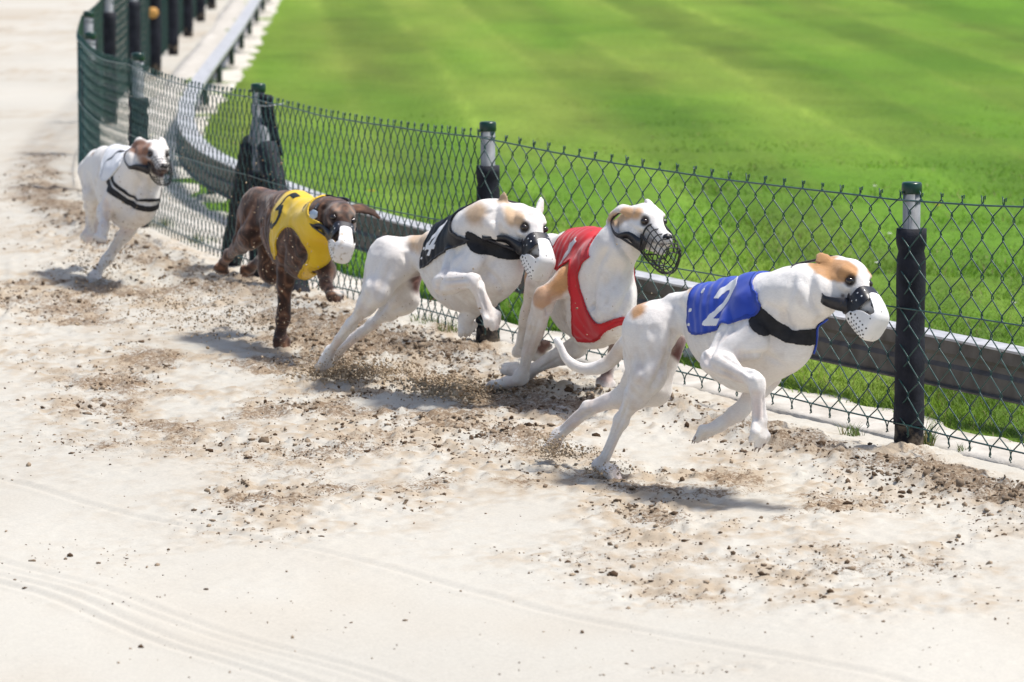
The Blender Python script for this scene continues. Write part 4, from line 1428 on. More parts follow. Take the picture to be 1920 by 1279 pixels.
# --- blue vest, front runner
def blanket(poly, it=2):
    pl = smooth_poly(poly, it)
    return lambda D, s, h, w, th: poly_sd(s, h, pl * np.array([D.len, 1.0]))
def band(p0, p1, wd, smin_=-9, wmin=None):
    def f(D, s, h, w, th):
        x = s / D.len * D.len
        a = np.array([p0[0] * D.len, p0[1]]); b = np.array([p1[0] * D.len, p1[1]])
        e = unit(b - a); n = np.array([-e[1], e[0]])
        g = wd / 2 - np.abs((x - a[0]) * n[0] + (h - a[1]) * n[1])
        al = (x - a[0]) * e[0] + (h - a[1]) * e[1]
        g = np.minimum(g, al)
        g = np.minimum(g, np.linalg.norm(b - a) - al)
        return g
    return f
def dots(pts, r, Rm=0.11):
    def f(D, s, h, w_, th):
        g = np.full(len(s), -1.0)
        for (s0, t0) in pts:
            g = np.maximum(g, r - np.hypot(s - s0 * D.len, (th - t0) * math.pi / 180 * Rm))
        return g
    return f
def lines(ls, wd, Rm=0.11):
    def f(D, s, h, w_, th):
        return stroke_sd(s, th * math.pi / 180 * Rm, [[(a * D.len, b * math.pi / 180 * Rm) for a, b in l] for l in ls], wd)
    return f
def bib(fn, w0, w1):
    return lambda D, s, h, w, th: np.minimum(fn(D, s, h, w, th), np.minimum(w - w0, w1 - w))
def digit(ch, s0, th0, H, w, slant=0.0, Rm=0.11, narrow=1.0, rot=0.0):
    def f(D, s, h, w_, th):
        x = s - s0 * D.len
        y = -(th - th0) * math.pi / 180 * Rm
        c, sn = math.cos(R(rot)), math.sin(R(rot))
        x, y = x * c + y * sn, -x * sn + y * c
        y = y / H + 0.5
        x = (x - slant * (y - 0.5) * H) / (H * narrow)
        g = stroke_sd(x, y, DIGIT[ch], w / H) * H
        return np.where(np.abs(th - th0) < 85, g, -1.0)
    return f

DOGS.append(dict(
    forescale=1.12, label="white dog with tan face and blue number 2 vest leading the race", conv=crop(1000, 450, 2.743), cs=2.743,
    base=(G(1300, 905)[0], G(1300, 905)[1], 0.0), coat=WHITE,
    stations=[(560, 395, 620, 520, 11.28, 0.9), (730, 285, 750, 470, 11.22, 0.85), (860, 258, 858, 470, 11.16, 0.80), (950, 238, 945, 630, 11.12, 0.72), (1025, 222, 1015, 715, 11.08, 0.67),
              (1105, 205, 1085, 768, 11.05, 0.64), (1185, 200, 1225, 720, 10.99, 0.62), (1300, 340, 1340, 640, 10.93, 0.72)],
    strokes=[([(1450, 105), (1428, 190), (1440, 280), (1470, 370), (1530, 425)], .0075, .012), ([(700, 430), (722, 500), (700, 575), (645, 690), (590, 800)], .006, .009), ([(560, 430), (535, 560), (560, 690), (520, 800)], .003, .011), ([(610, 430), (630, 520), (615, 640)], .003, .013),
             ([(690, 320), (760, 350), (790, 420)], .004, .014), ([(990, 440), (935, 530), (893, 620)], .007, .009), ([(1075, 560), (1085, 640), (1140, 690)], .005, .010),
             ([(1070, 600), (1180, 590), (1280, 640)], .0045, .010), ([(1290, 370), (1300, 430), (1345, 470)], .009, .012), ([(1340, 180), (1315, 290), (1290, 380)], .004, .012), ([(1180, 330), (1290, 385)], .004, .012),
             ([(1390, 170), (1420, 300), (1480, 400)], .004, .014), ([(845, 500), (880, 600), (940, 690)], .0025, .007), ([(900, 480), (915, 560)], .0025, .006), ([(500, 800), (420, 1000), (350, 1130)], .004, .005),
             ([(455, 860), (385, 1040), (330, 1120)], .003, .004), ([(960, 590), (1060, 650), (1125, 705)], .003, .005), ([(940, 660), (1040, 710), (1110, 760)], .003, .005), ([(1145, 780), (1150, 940)], .0035, .005), ([(1185, 790), (1185, 930)], .003, .004),
             ([(230, 890), (120, 990)], .003, .005), ([(310, 870), (200, 930)], .003, .004)],
    axis_to=6,
    neck=[(1200, 350, 10.97, 150), (1330, 290, 10.92, 140), (1430, 270, 10.88, 130)],
    RF=[(1120, 520, 10.90), (928, 622, 10.90), (1150, 725, 10.78), (1165, 925, 10.78), (1160, 1062, 10.76)],
    LF=[(1290, 560, 11.06), (1205, 700, 11.12), (1060, 880, 11.10), (960, 950, 11.12), (835, 1020, 11.14)],
    RH=[(590, 480, 11.22), (590, 700, 11.18), (450, 935, 11.25), (345, 1160, 11.30), (440, 1228, 11.28)],
    LH=[(650, 500, 11.36), (620, 760, 11.34), (285, 868, 11.48), (125, 1005, 11.52), (75, 1085, 11.53)],
    tail=[(500, 500, 11.32), (450, 565, 11.36), (370, 640, 11.38), (265, 663, 11.40), (180, 620, 11.41), (122, 512, 11.42)],
    head=dict(pos=(1660, 222, 10.84), yaw=54, pitch=11, roll=11, scale=1.06,
              ear_r=[(-0.068, 0.036, 0.018, 0.016), (-0.086, 0.044, 0.031, 0.014), (-0.096, 0.050, 0.035, 0.011), (-0.090, 0.058, 0.022, 0.007)],
              ear_l=[(-0.068, -0.036, 0.014, 0.014), (-0.086, -0.040, 0.020, 0.011), (-0.100, -0.042, 0.016, 0.007)]),
    patches=[('h', (-0.08, 0.05, 0.01), (-0.005, 0.045, 0.03), 0.036, TAN, 0.012), ('h', (-0.09, 0.035, 0.055), (-0.11, 0.05, 0.05), 0.035, TAN, 0.012),
             ('h', (0.0, -0.05, 0.02), (-0.05, -0.06, 0.02), 0.028, TAN, 0.012),
             ('p', (545, 378, 11.2), (590, 335, 11.3), 0.024, TAN, 0.02), ('p', (540, 375, 11.3), (580, 340, 11.4), 0.022, TAN, 0.02), ('p', (840, 240, 11.1), (830, 250, 11.3), 0.02, TAN, 0.02),
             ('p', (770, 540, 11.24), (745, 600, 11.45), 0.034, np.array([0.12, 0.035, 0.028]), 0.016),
             ('p', (470, 530, 11.35), (400, 610, 11.38), 0.02, PALETAN, 0.03)],
    muzzle='cup',
    cloth=[dict(name="race_vest", mat='blue', label="blue race vest with white number 2", tol=0.05,
                field=blanket([(0.47, 0.25), (0.46, 0.10), (0.452, 0.06), (0.465, 0.013), (0.49, -0.008), (0.61, -0.010), (0.70, -0.003), (0.78, 0.004), (0.92, 0.021), (1.02, 0.033), (1.09, 0.036), (1.155, 0.062), (1.155, 0.095), (1.04, 0.116), (0.99, 0.15), (0.99, 0.25)], 1),
                prints=[dict(name="number", mat='pwhite', field=digit('2', 0.775, 49, 0.112, 0.0225, slant=0.42, narrow=0.85)),
                        *[dict(name="snap", mat='pwhite', field=dots([q_], 0.0062)) for q_ in ((0.495, 74), (0.50, 46), (0.58, 22))]]),
           dict(name="chest_strap", mat='strap', hem=False, off=0.003, wrinkle=0.0006, tol=0.09, field=blanket([(1.12, 0.080), (1.22, 0.036), (1.28, 0.004), (1.37, 0.003), (1.5, 0.003), (1.5, -0.042), (1.36, -0.040), (1.25, -0.028), (1.17, -0.008), (1.07, 0.030)], 0)),
           dict(name="vest_bib", mat='blue', hem=False, off=0.006, wrinkle=0.001, tol=0.09, field=bib(blanket([(1.25, 0.03), (1.55, 0.03), (1.55, -0.062), (1.25, -0.062)], 0), -0.07, -0.006))],
))
# --- black vest
DOGS.append(dict(
    dY=-0.16, forescale=1.16, label="white dog with pale tan head and black number 4 vest stretching its hind legs", conv=crop(580, 340, 3.367), cs=3.367,
    base=(G(800, 690)[0], G(800, 690)[1], 0.0), coat=WHITE,
    stations=[(455, 430, 540, 560, 13.30, 0.9), (640, 358, 680, 575, 13.22, 0.84), (790, 330, 792, 580, 13.15, 0.78), (875, 292, 872, 725, 13.09, 0.71), (930, 255, 925, 785, 13.05, 0.67),
              (985, 225, 990, 812, 13.01, 0.64), (1050, 200, 1115, 790, 12.94, 0.62), (1150, 330, 1235, 720, 12.88, 0.74)],
    strokes=[([(1185, 120), (1178, 210), (1195, 300), (1240, 390), (1275, 430)], .009, .013), ([(600, 440), (640, 540), (700, 600)], .006, .011), ([(700, 605), (600, 655), (500, 750), (400, 880)], .005, .009), ([(450, 470), (395, 620), (370, 740), (290, 880)], .0028, .011), ([(520, 520), (470, 640), (420, 760)], .003, .011),
             ([(885, 470), (862, 560), (812, 640), (802, 720)], .007, .010), ([(1165, 480), (1110, 560), (1080, 680)], .008, .012), ([(1110, 560), (1180, 620), (1235, 720)], .005, .010), ([(1010, 420), (960, 500), (900, 570)], .004, .012),
             ([(850, 630), (1000, 618)], .003, .005), ([(860, 680), (1010, 660)], .003, .005), ([(1075, 690), (1115, 810)], .003, .004), ([(640, 740), (520, 830)], .004, .008), ([(600, 400), (660, 440), (690, 520)], .004, .014), ([(1130, 180), (1160, 260)], .004, .014),
             ([(770, 560), (790, 660), (850, 760)], .0025, .008), ([(340, 850), (200, 1010)], .003, .005)],
    axis_to=6,
    neck=[(1040, 300, 12.90, 142), (1120, 262, 12.86, 122), (1200, 255, 12.83, 114)],
    RF=[(1040, 490, 12.84), (848, 650, 12.84), (1045, 630, 12.70), (1110, 790, 12.70), (1170, 920, 12.69)],
    LF=[(1190, 600, 12.96), (1130, 740, 13.02), (1050, 790, 12.98), (985, 880, 12.99), (1005, 965, 13.0)],
    RH=[(500, 510, 13.22), (430, 690, 13.18), (265, 900, 13.28), (130, 1075, 13.38), (70, 1200, 13.40)],
    LH=[(590, 540, 13.36), (600, 740, 13.34), (400, 900, 13.46), (190, 1060, 13.52), (110, 1180, 13.55)],
    head=dict(pos=(1408, 300, 12.78), yaw=64, pitch=13, roll=8, scale=1.10,
              ear_r=[(-0.066, 0.046, 0.006, 0.018), (-0.082, 0.056, 0.026, 0.019), (-0.088, 0.060, 0.052, 0.012), (-0.090, 0.060, 0.068, 0.004)],
              ear_l=[(-0.062, -0.042, 0.016, 0.017), (-0.078, -0.050, 0.034, 0.016), (-0.084, -0.052, 0.054, 0.010), (-0.086, -0.052, 0.066, 0.004)],
              ear_r_flat=(0.75, 0.5, 0.0), ear_l_flat=(0.75, 0.5, 0.0)),
    patches=[('h', (-0.05, 0.055, 0.02), (-0.01, 0.05, 0.02), 0.026, PALETAN, 0.02), ('h', (-0.078, 0.056, 0.012), (-0.088, 0.062, 0.06), 0.020, PALETAN * 0.75, 0.02),
             ('h', (-0.03, -0.055, 0.01), (-0.01, -0.055, 0.0), 0.022, PALETAN, 0.02),
             ('p', (690, 380, 13.0), (710, 380, 13.3), 0.035, PALETAN * 1.05, 0.03), ('p', (1050, 200, 12.8), (1070, 230, 12.95), 0.035, PALETAN, 0.03),
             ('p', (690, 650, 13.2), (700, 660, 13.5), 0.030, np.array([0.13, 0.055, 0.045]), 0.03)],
    muzzle='cup',
    cloth=[dict(name="race_vest", mat='black', label="black race vest with white number 4", tol=0.05,
                field=blanket([(0.60, 0.25), (0.585, 0.085), (0.53, 0.013), (0.505, -0.026), (0.62, -0.017), (0.73, 0.004), (0.85, 0.024), (1.03, 0.044), (1.15, 0.053), (1.225, 0.10), (1.20, 0.25)], 1),
                prints=[dict(name="number", mat='pwhite', field=digit('4', 0.70, 50, 0.105, 0.0175, slant=0.46, narrow=0.8)),
                        *[dict(name="snap", mat='pwhite', field=dots([q_], 0.006)) for q_ in ((0.585, 58), (0.555, 82))]]),
           dict(name="chest_strap", mat='strap', hem=False, off=0.003, wrinkle=0.0006, tol=0.09, field=blanket([(1.15, 0.098), (1.22, 0.084), (1.30, 0.050), (1.40, 0.036), (1.5, 0.036), (1.5, -0.004), (1.37, -0.002), (1.27, 0.010), (1.12, 0.052)], 2))],
))
# --- red vest
DOGS.append(dict(
    dY=0.20, forescale=1.05, label="white dog in red number 1 vest wearing a black wire basket muzzle", conv=crop(880, 360, 3.198), cs=3.198,
    base=(G(1050, 740)[0], G(1050, 740)[1], 0.0), coat=WHITE,
    stations=[(470, 325, 480, 520, 12.80, 0.85), (560, 270, 570, 650, 12.70, 0.74), (660, 225, 640, 850, 12.58, 0.64),
              (770, 240, 730, 935, 12.46, 0.60), (835, 380, 815, 905, 12.36, 0.56), (835, 580, 830, 830, 12.30, 0.70)],
    strokes=[([(885, 130), (872, 215), (895, 300), (960, 400), (1010, 460)], .0085, .012), ([(840, 320), (770, 440), (745, 540), (735, 650), (745, 710)], .007, .011), ([(990, 540), (910, 690), (880, 745)], .006, .011), ([(725, 670), (740, 700)], .009, .012), ([(780, 770), (800, 700)], -.006, .014), ([(900, 420), (850, 560), (820, 700)], .004, .012),
             ([(465, 690), (490, 770), (560, 860)], .007, .010), ([(470, 645), (570, 600)], .005, .009), ([(540, 640), (570, 720), (560, 800)], .004, .010), ([(425, 720), (355, 950), (325, 1070)], .003, .005), ([(390, 740), (330, 950)], .003, .004),
             ([(560, 980), (430, 1060)], .003, .005), ([(620, 880), (760, 900)], .004, .010)],
    axis_to=4,
    neck=[(775, 530, 12.38, 145), (820, 430, 12.34, 135), (900, 310, 12.28, 122)],
    RF=[(590, 540, 12.40), (450, 630, 12.40), (310, 1115, 12.58), (225, 1145, 12.66), (125, 1170, 12.74)],
    LF=[(800, 780, 12.48), (650, 930, 12.56), (345, 1085, 12.74), (285, 1100, 12.78), (220, 1040, 12.80)],
    RH=[(480, 420, 12.74), (420, 560, 12.74), (290, 955, 12.92), (400, 975, 12.86), (455, 900, 12.84)],
    LH=[(640, 480, 12.86), (905, 760, 12.60), (860, 980, 12.68), (825, 1110, 12.68), (810, 1185, 12.62)],
    head=dict(pos=(1096, 185, 12.20), yaw=60, pitch=1, roll=4, scale=1.05, jaw=0.014, mtilt=20, mpos=(0.012, 0, -0.048), mlen=0.116, mscale=0.98,
              ear_r=[(-0.056, 0.038, 0.026, 0.018), (-0.085, 0.052, 0.030, 0.018), (-0.118, 0.056, 0.014, 0.013), (-0.140, 0.060, -0.012, 0.007)]),
    patches=[('h', (-0.06, 0.055, 0.02), (-0.015, 0.05, 0.03), 0.022, PALETAN * np.array([1, .85, .7]), 0.02), ('h', (-0.08, 0.05, 0.0), (-0.12, 0.06, 0.0), 0.022, PALETAN, 0.02),
             ('h', (-0.03, -0.055, 0.01), (-0.01, -0.055, 0.0), 0.022, PALETAN, 0.02),
             ('p', (430, 630, 12.36), (520, 560, 12.34), 0.046, TAN * 1.1, 0.02), ('p', (560, 480, 12.36), (610, 430, 12.40), 0.036, TAN * 1.2, 0.03),
             ('p', (350, 560, 12.8), (500, 300, 12.8), 0.04, TAN, 0.03), ('p', (830, 850, 12.62), (800, 1120, 12.66), 0.03, np.array([0.16, 0.09, 0.08]), 0.03),  # last patch: shade on the inner left hind leg, painted into the coat
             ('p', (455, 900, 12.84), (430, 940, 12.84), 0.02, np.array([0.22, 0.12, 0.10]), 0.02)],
    muzzle='basket',
    cloth=[dict(name="race_vest", mat='red', label="red race vest with white number 1", tol=0.06,
                field=blanket([(0.45, 0.25), (0.47, 0.09), (0.55, 0.063), (0.66, 0.045), (0.73, 0.052), (0.79, 0.079), (0.84, 0.103), (0.89, 0.085), (0.915, 0.04), (0.92, 0.0), (0.90, -0.07), (0.85, -0.11), (0.80, -0.15),
                               (0.94, -0.138), (1.10, -0.108), (1.23, -0.066), (1.33, -0.012), (1.30, 0.0), (1.27, -0.026), (1.18, -0.052), (1.13, -0.047), (1.04, -0.01), (0.98, 0.048), (0.99, 0.099), (1.12, 0.156), (1.2, 0.25)], 2),
                prints=[dict(name="number", mat='pwhite', field=digit('1', 0.715, 43, 0.105, 0.0185, slant=0.40, Rm=0.14))])],
))
# --- yellow vest
DOGS.append(dict(
    arm_ex=True, label="dark brown brindle dog in yellow number 5 vest with a white muzzle", conv=crop(380, 330, 3.653), cs=3.653,
    base=(G(530, 652)[0], G(530, 652)[1], 0.0), coat=BRIND, brindle=True,
    stations=[(385, 135, 370, 330, 14.42, 0.85), (480, 112, 480, 430, 14.30, 0.76), (580, 110, 570, 610, 14.17, 0.68),
              (670, 130, 650, 690, 14.03, 0.64), (760, 220, 730, 650, 13.93, 0.66), (790, 330, 770, 580, 13.88, 0.8)],
    strokes=[([(830, 190), (800, 270), (810, 380)], .008, .013), ([(560, 470), (545, 600), (552, 700)], .005, .010), ([(620, 410), (700, 520), (625, 640)], .006, .012), ([(420, 180), (400, 330), (310, 480)], .006, .014), ([(330, 200), (240, 380), (170, 540)], .005, .012), ([(450, 150), (470, 280), (460, 400)], .005, .014),
             ([(560, 720), (545, 960)], .003, .005), ],
    axis_to=4,
    neck=[(780, 330, 13.90, 150), (850, 290, 13.84, 130)],
    RF=[(610, 430, 13.96), (570, 640, 14.04), (552, 960, 14.06), (530, 1085, 14.06), (545, 1180, 14.02)],
    LF=[(790, 520, 13.90), (850, 640, 13.90), (840, 740, 13.84), (880, 790, 13.80), (925, 840, 13.77)],
    RH=[(380, 240, 14.36), (330, 410, 14.30), (175, 545, 14.52), (140, 610, 14.56), (115, 660, 14.56)],
    LH=[(440, 260, 14.48), (475, 640, 14.44), (400, 575, 14.60), (340, 620, 14.64), (290, 670, 14.66)],
    head=dict(pos=(957, 300, 13.74), yaw=78, pitch=8, roll=11, scale=1.04, ear_r=[(-0.060, 0.040, 0.018, 0.016), (-0.095, 0.050, 0.004, 0.015), (-0.125, 0.052, -0.016, 0.010), (-0.14, 0.05, -0.03, 0.006)],
              ear_l=[(-0.050, -0.040, 0.030, 0.018), (-0.058, -0.070, 0.034, 0.018), (-0.055, -0.098, 0.030, 0.014), (-0.045, -0.122, 0.018, 0.006)], ear_l_flat=(0.6, 0.1, 0.7)),
    patches=[('h', (-0.02, 0.022, 0.038), (0.02, 0.026, 0.022), 0.013, np.array([0.23, 0.155, 0.115]), 0.02), ('h', (-0.02, -0.022, 0.038), (0.02, -0.026, 0.022), 0.013, np.array([0.23, 0.155, 0.115]), 0.02), ('h', (0.0, 0.05, -0.02), (0.03, 0.035, -0.03), 0.014, np.array([0.17, 0.115, 0.085]), 0.02),
             ('p', (920, 800, 13.78), (950, 790, 13.78), 0.012, np.array([0.6, 0.55, 0.5]), 0.01)],
    muzzle='cup', muzzle_mat='mdirty',
    cloth=[dict(name="race_vest", mat='yellow', label="yellow race vest with black number 5", tol=0.07, wrinkle=0.0028,
                field=blanket([(0.70, 0.25), (0.70, 0.128), (0.66, 0.064), (0.70, 0.008), (0.77, -0.05), (0.80, -0.14), (0.82, -0.11), (0.84, -0.052), (0.87, -0.003), (0.92, 0.029), (0.99, 0.044), (1.07, 0.04), (1.14, 0.01), (1.16, -0.022), (1.14, -0.051),
                               (1.02, -0.096), (0.89, -0.134), (0.90, -0.20), (1.3, -0.14), (1.40, 0.0), (1.32, 0.07), (1.25, 0.11), (1.19, 0.135), (1.15, 0.25)], 1),
                prints=[dict(name="number", mat='pblack', field=digit('5', 0.805, 44, 0.128, 0.0185, slant=0.25, narrow=0.55))])],
))
# --- white vest, last
DOGS.append(dict(
    label="white dog with brown ears and white vest with black straps, last in the race", conv=crop(120, 230, 3.877), cs=3.877,
    base=(G(190, 530)[0], G(190, 530)[1], 0.0), coat=WHITE,
    stations=[(240, 225, 222, 410, 16.40, 0.72), (315, 185, 295, 520, 16.27, 0.64), (380, 178, 375, 680, 16.15, 0.60),
              (455, 195, 465, 765, 16.02, 0.60), (530, 270, 550, 745, 15.92, 0.68), (580, 400, 590, 660, 15.86, 0.8)],
    strokes=[([(505, 165), (505, 260), (540, 360), (600, 430)], .009, .014), ([(300, 560), (330, 700), (400, 760)], .008, .014), ([(560, 420), (500, 560), (480, 640)], .006, .014), ([(640, 480), (600, 600)], .005, .012), ([(430, 800), (300, 1000)], .003, .005), ([(260, 330), (230, 440), (215, 560)], .005, .014)],
    axis_to=4,
    neck=[(530, 400, 15.90, 160), (570, 340, 15.86, 140), (600, 280, 15.82, 125)],
    RF=[(380, 540, 15.92), (290, 640, 15.96), (290, 770, 15.90), (270, 815, 15.88), (255, 860, 15.86)],
    LF=[(560, 620, 15.98), (475, 770, 16.0), (310, 990, 16.02), (240, 1090, 16.02), (205, 1165, 15.99)],
    legscale=0.92, RH=[(255, 370, 16.34), (212, 520, 16.32), (190, 700, 16.44), (180, 790, 16.44), (165, 855, 16.42)],
    LH=[(290, 380, 16.46), (300, 560, 16.44), (240, 680, 16.54), (235, 780, 16.52), (225, 840, 16.50)],
    head=dict(pos=(680, 238, 15.75), yaw=68, pitch=1, roll=3, scale=1.02, jaw=0.016, mtilt=10, mpos=(0.008, 0, -0.040)),
    patches=[('h', (-0.09, 0.05, 0.015), (-0.02, 0.050, 0.025), 0.034, np.array([0.24, 0.115, 0.07]), 0.015), ('h', (-0.05, 0.05, -0.01), (0.02, 0.035, -0.035), 0.022, np.array([0.30, 0.16, 0.10]), 0.02), ('h', (-0.06, -0.05, 0.01), (-0.03, -0.05, 0.01), 0.022, np.array([0.3, 0.15, 0.09]), 0.02),
             ('h', (0.02, 0.02, -0.055), (0.10, 0.0, -0.055), 0.02, np.array([0.09, 0.045, 0.04]), 0.015), ('p', (240, 225, 16.3), (270, 215, 16.3), 0.025, np.array([0.30, 0.16, 0.09]), 0.02),
             ('p', (300, 650, 16.1), (320, 720, 16.05), 0.03, np.array([0.22, 0.12, 0.09]), 0.03)],
    muzzle='basket', basket_r=0.0012,
    cloth=[dict(name="race_vest", mat='white', label="white race vest with a thin black number", tol=0.06,
                field=blanket([(0.50, 0.25), (0.53, 0.118), (0.60, 0.07), (0.68, 0.034), (0.76, 0.02), (0.83, 0.027), (0.90, 0.05), (1.06, 0.097), (1.20, 0.168), (1.18, 0.25)], 1),
                prints=[dict(name="number", mat='pblack', field=lines([[(0.75, 37), (0.78, 32), (0.80, 22), (0.82, 17), (0.87, 13)]], 0.0075)),
                        dict(name="fold_line", mat='mblack', field=lines([[(0.72, 70), (0.70, 50), (0.73, 34)]], 0.003))]),
           dict(name="chest_strap", mat='strap', hem=False, off=0.004, wrinkle=0.0006, tol=0.09, field=blanket([(0.86, 0.042), (1.04, 0.014), (1.15, -0.014), (1.26, -0.027), (1.45, -0.027), (1.45, -0.050), (1.26, -0.050), (1.14, -0.040), (1.02, -0.012), (0.82, 0.024)], 0)),
           dict(name="collar_strap", mat='strap', hem=False, off=0.0035, wrinkle=0.0006, tol=0.09, field=blanket([(0.93, 0.060), (1.12, 0.026), (1.2, -0.003), (1.30, 0.008), (1.45, 0.012), (1.45, -0.008), (1.28, -0.010), (1.2, -0.012), (1.1, 0.012), (0.90, 0.048)], 0))],
))
BUILT = [Dog(d).build() for d in DOGS]
# collar with a metal tag on the brown dog
D5 = BUILT[3]
cpt = P(588, 402, 13.74); mb = MB()
lathe(mb, cpt, [(0.0155, 0), (0.0165, 0.0012), (0.0155, 0.0024)], 6, axis=V(-0.35, -0.9, 0.15))
colr_ = mb.build("collar_tag", M['tagmetal'], D5.root)
mb = MB(); tube(mb, spline_pts([P(590, 393, 13.76), P(597, 384, 13.80), P(612, 375, 13.86), P(640, 372, 13.88), P(655, 376, 13.87)], 5), 0.006, 6)
mb.build("collar", M['mblack'], D5.root)

# ------------------------------------------------------------------ loose sand: clods on the ground, grains in the air
_ph = (1 + 5 ** 0.5) / 2
ICO_V = np.array([(-1, _ph, 0), (1, _ph, 0), (-1, -_ph, 0), (1, -_ph, 0), (0, -1, _ph), (0, 1, _ph), (0, -1, -_ph), (0, 1, -_ph), (_ph, 0, -1), (_ph, 0, 1), (-_ph, 0, -1), (-_ph, 0, 1)]) / math.sqrt(1 + _ph * _ph)
ICO_F = np.array([(0, 11, 5), (0, 5, 1), (0, 1, 7), (0, 7, 10), (0, 10, 11), (1, 5, 9), (5, 11, 4), (11, 10, 2), (10, 7, 6), (7, 1, 8), (3, 9, 4), (3, 4, 2), (3, 2, 6), (3, 6, 8), (3, 8, 9), (4, 9, 5), (2, 4, 11), (6, 2, 10), (8, 6, 7), (9, 8, 1)])
def lumps(c, r, squash, rg, jit=0.28):
    m = len(c)
    v = ICO_V[None] * (1 + jit * rg.standard_normal((m, 12, 1))) * r[:, None, None]
    v = v * (1 + 0.35 * rg.standard_normal((m, 1, 3)))
    v[:, :, 2] *= squash
    v = v + c[:, None]
    f = (ICO_F[None] + 12 * np.arange(m)[:, None, None]).reshape(-1, 3)
    return v.reshape(-1, 3), f
rg = np.random.default_rng(21)
n = 420000
X = rg.uniform(-2.6, 1.9, n); Yr = 1 / rg.uniform(1 / 22.0, 1 / 8.6, n)
off, _ = offset_of(X, Yr)
vis = (off < -0.01) & (np.abs(X / Yr) < 0.128)
ch = churn_mask(X, Yr) * np.clip(0.55 + 1.1 * fbm2(X * 3.1, Yr * 2.2, 3) + 0.4 * fbm2(X * 11, Yr * 8, 2), 0, 1.5)
bz = np.exp(-((off + 0.24) / 0.19) ** 2)
prob = np.clip(0.0045 + 0.34 * ch ** 1.5 + 0.24 * bz * np.clip(0.6 + fbm2(X * 5, Yr * 4, 2), 0, 1.4), 0, 1)
keep = vis & (rg.random(n) < prob)
X, Yr, ch, bz = X[keep], Yr[keep], ch[keep], bz[keep]
rad = np.clip(0.00155 * np.exp(0.60 * rg.standard_normal(len(X))) * (1 + 0.7 * bz + 0.35 * ch), 0.0009, 0.0095)
zz = ground_z(X, Yr)
v, f = lumps(np.stack([X, Yr, zz + rad * 0.25], -1), rad, 0.75, rg)
tone = rg.random((len(X), 1)) ** 1.4
ccl = np.array([0.075, 0.046, 0.027])[None] * (1 - tone) + np.array([0.36, 0.28, 0.20])[None] * tone
clods = mesh_obj("sand_clods", v, f, M['clod'], smooth=True, col=np.repeat(ccl, 12, 0))
tag(clods, "small damp brown sand clods strewn over the pale track", "sand", kind="stuff")

gr_c, gr_r = [], []
def spray(px, py, dx, dy, Yd, dY, m, r):
    m = int(m * 1.55)
    x = px + dx * rg.standard_normal(m); y = py + dy * rg.standard_normal(m)
    for a, b, c in zip(x, y, Yd + dY * rg.standard_normal(m)):
        q = P(a, b, c)
        if q[2] < 0.012: q[2] = 0.012 + 0.03 * rg.random()
        gr_c.append(q)
    gr_r.extend(np.clip(r * np.exp(0.45 * rg.standard_normal(m)), 0.0007, 0.009))
for a in [(640, 735, 45, 26, 13.3, 0.12, 1100, 0.0019), (700, 715, 60, 22, 13.25, 0.12, 700, 0.0018), (830, 745, 40, 16, 12.9, 0.12, 900, 0.0021), (890, 745, 24, 14, 12.75, 0.1, 420, 0.0022),
          (620, 690, 22, 20, 13.3, 0.08, 420, 0.0016), (1035, 838, 18, 14, 11.5, 0.06, 480, 0.0015), (1070, 850, 35, 9, 11.45, 0.06, 300, 0.0015), (1140, 885, 30, 8, 11.25, 0.05, 200, 0.0014),
          (540, 470, 75, 60, 14.0, 0.35, 260, 0.0012), (560, 580, 80, 50, 13.8, 0.3, 220, 0.0013), (330, 580, 90, 30, 14.6, 0.35, 700, 0.0018), (450, 600, 60, 26, 14.2, 0.3, 500, 0.0018),
          (230, 420, 50, 40, 15.9, 0.3, 220, 0.0013), (190, 500, 50, 16, 16.0, 0.2, 380, 0.0018), (780, 610, 90, 50, 13.1, 0.3, 200, 0.0011), (900, 560, 60, 60, 12.7, 0.3, 60, 0.0010),
          (1080, 560, 60, 60, 12.3, 0.3, 40, 0.0010), (350, 300, 60, 50, 15.8, 0.5, 110, 0.0012), (500, 300, 40, 60, 15.2, 0.5, 110, 0.0012), (670, 690, 120, 40, 13.2, 0.25, 500, 0.0013)]:
    spray(*a)
v, f = lumps(np.array(gr_c), np.array(gr_r), 0.9, rg, 0.3)
tag(mesh_obj("kicked_up_sand", v, f, M['spray']), "grains of sand thrown up into the air behind the running paws", "sand", kind="stuff")

# ------------------------------------------------------------------ grass
add_translucency(M['blade'], 0.42)
def blades(x, y, z, hgt, wid, lean, rg, colr):
    m = len(x)
    az = rg.uniform(0, 2 * math.pi, m)
    wx, wy = np.cos(az) * wid / 2, np.sin(az) * wid / 2
    la = rg.uniform(0, 2 * math.pi, m)
    lx, ly = np.cos(la) * lean * hgt, np.sin(la) * lean * hgt
    b0 = np.stack([x - wx, y - wy, z], -1); b1 = np.stack([x + wx, y + wy, z], -1)
    m0 = np.stack([x - wx * 0.7 + lx * 0.35, y - wy * 0.7 + ly * 0.35, z + hgt * 0.6], -1)
    m1 = np.stack([x + wx * 0.7 + lx * 0.35, y + wy * 0.7 + ly * 0.35, z + hgt * 0.6], -1)
    tp = np.stack([x + lx, y + ly, z + hgt], -1)
    v = np.stack([b0, b1, m1, m0, tp], 1).reshape(-1, 3)
    i = 5 * np.arange(m)[:, None]
    f = np.concatenate([i + np.array([[0, 1, 2]]), i + np.array([[0, 2, 3]]), i + np.array([[3, 2, 4]])])
    return v, f, np.repeat(colr, 5, 0)
rg = np.random.default_rng(5)
n = 330000
Yg = 1 / rg.uniform(1 / 30.0, 1 / 9.4, n); Xg = rg.uniform(-0.135, 0.135, n) * Yg
off, arc = offset_of(Xg, Yg)
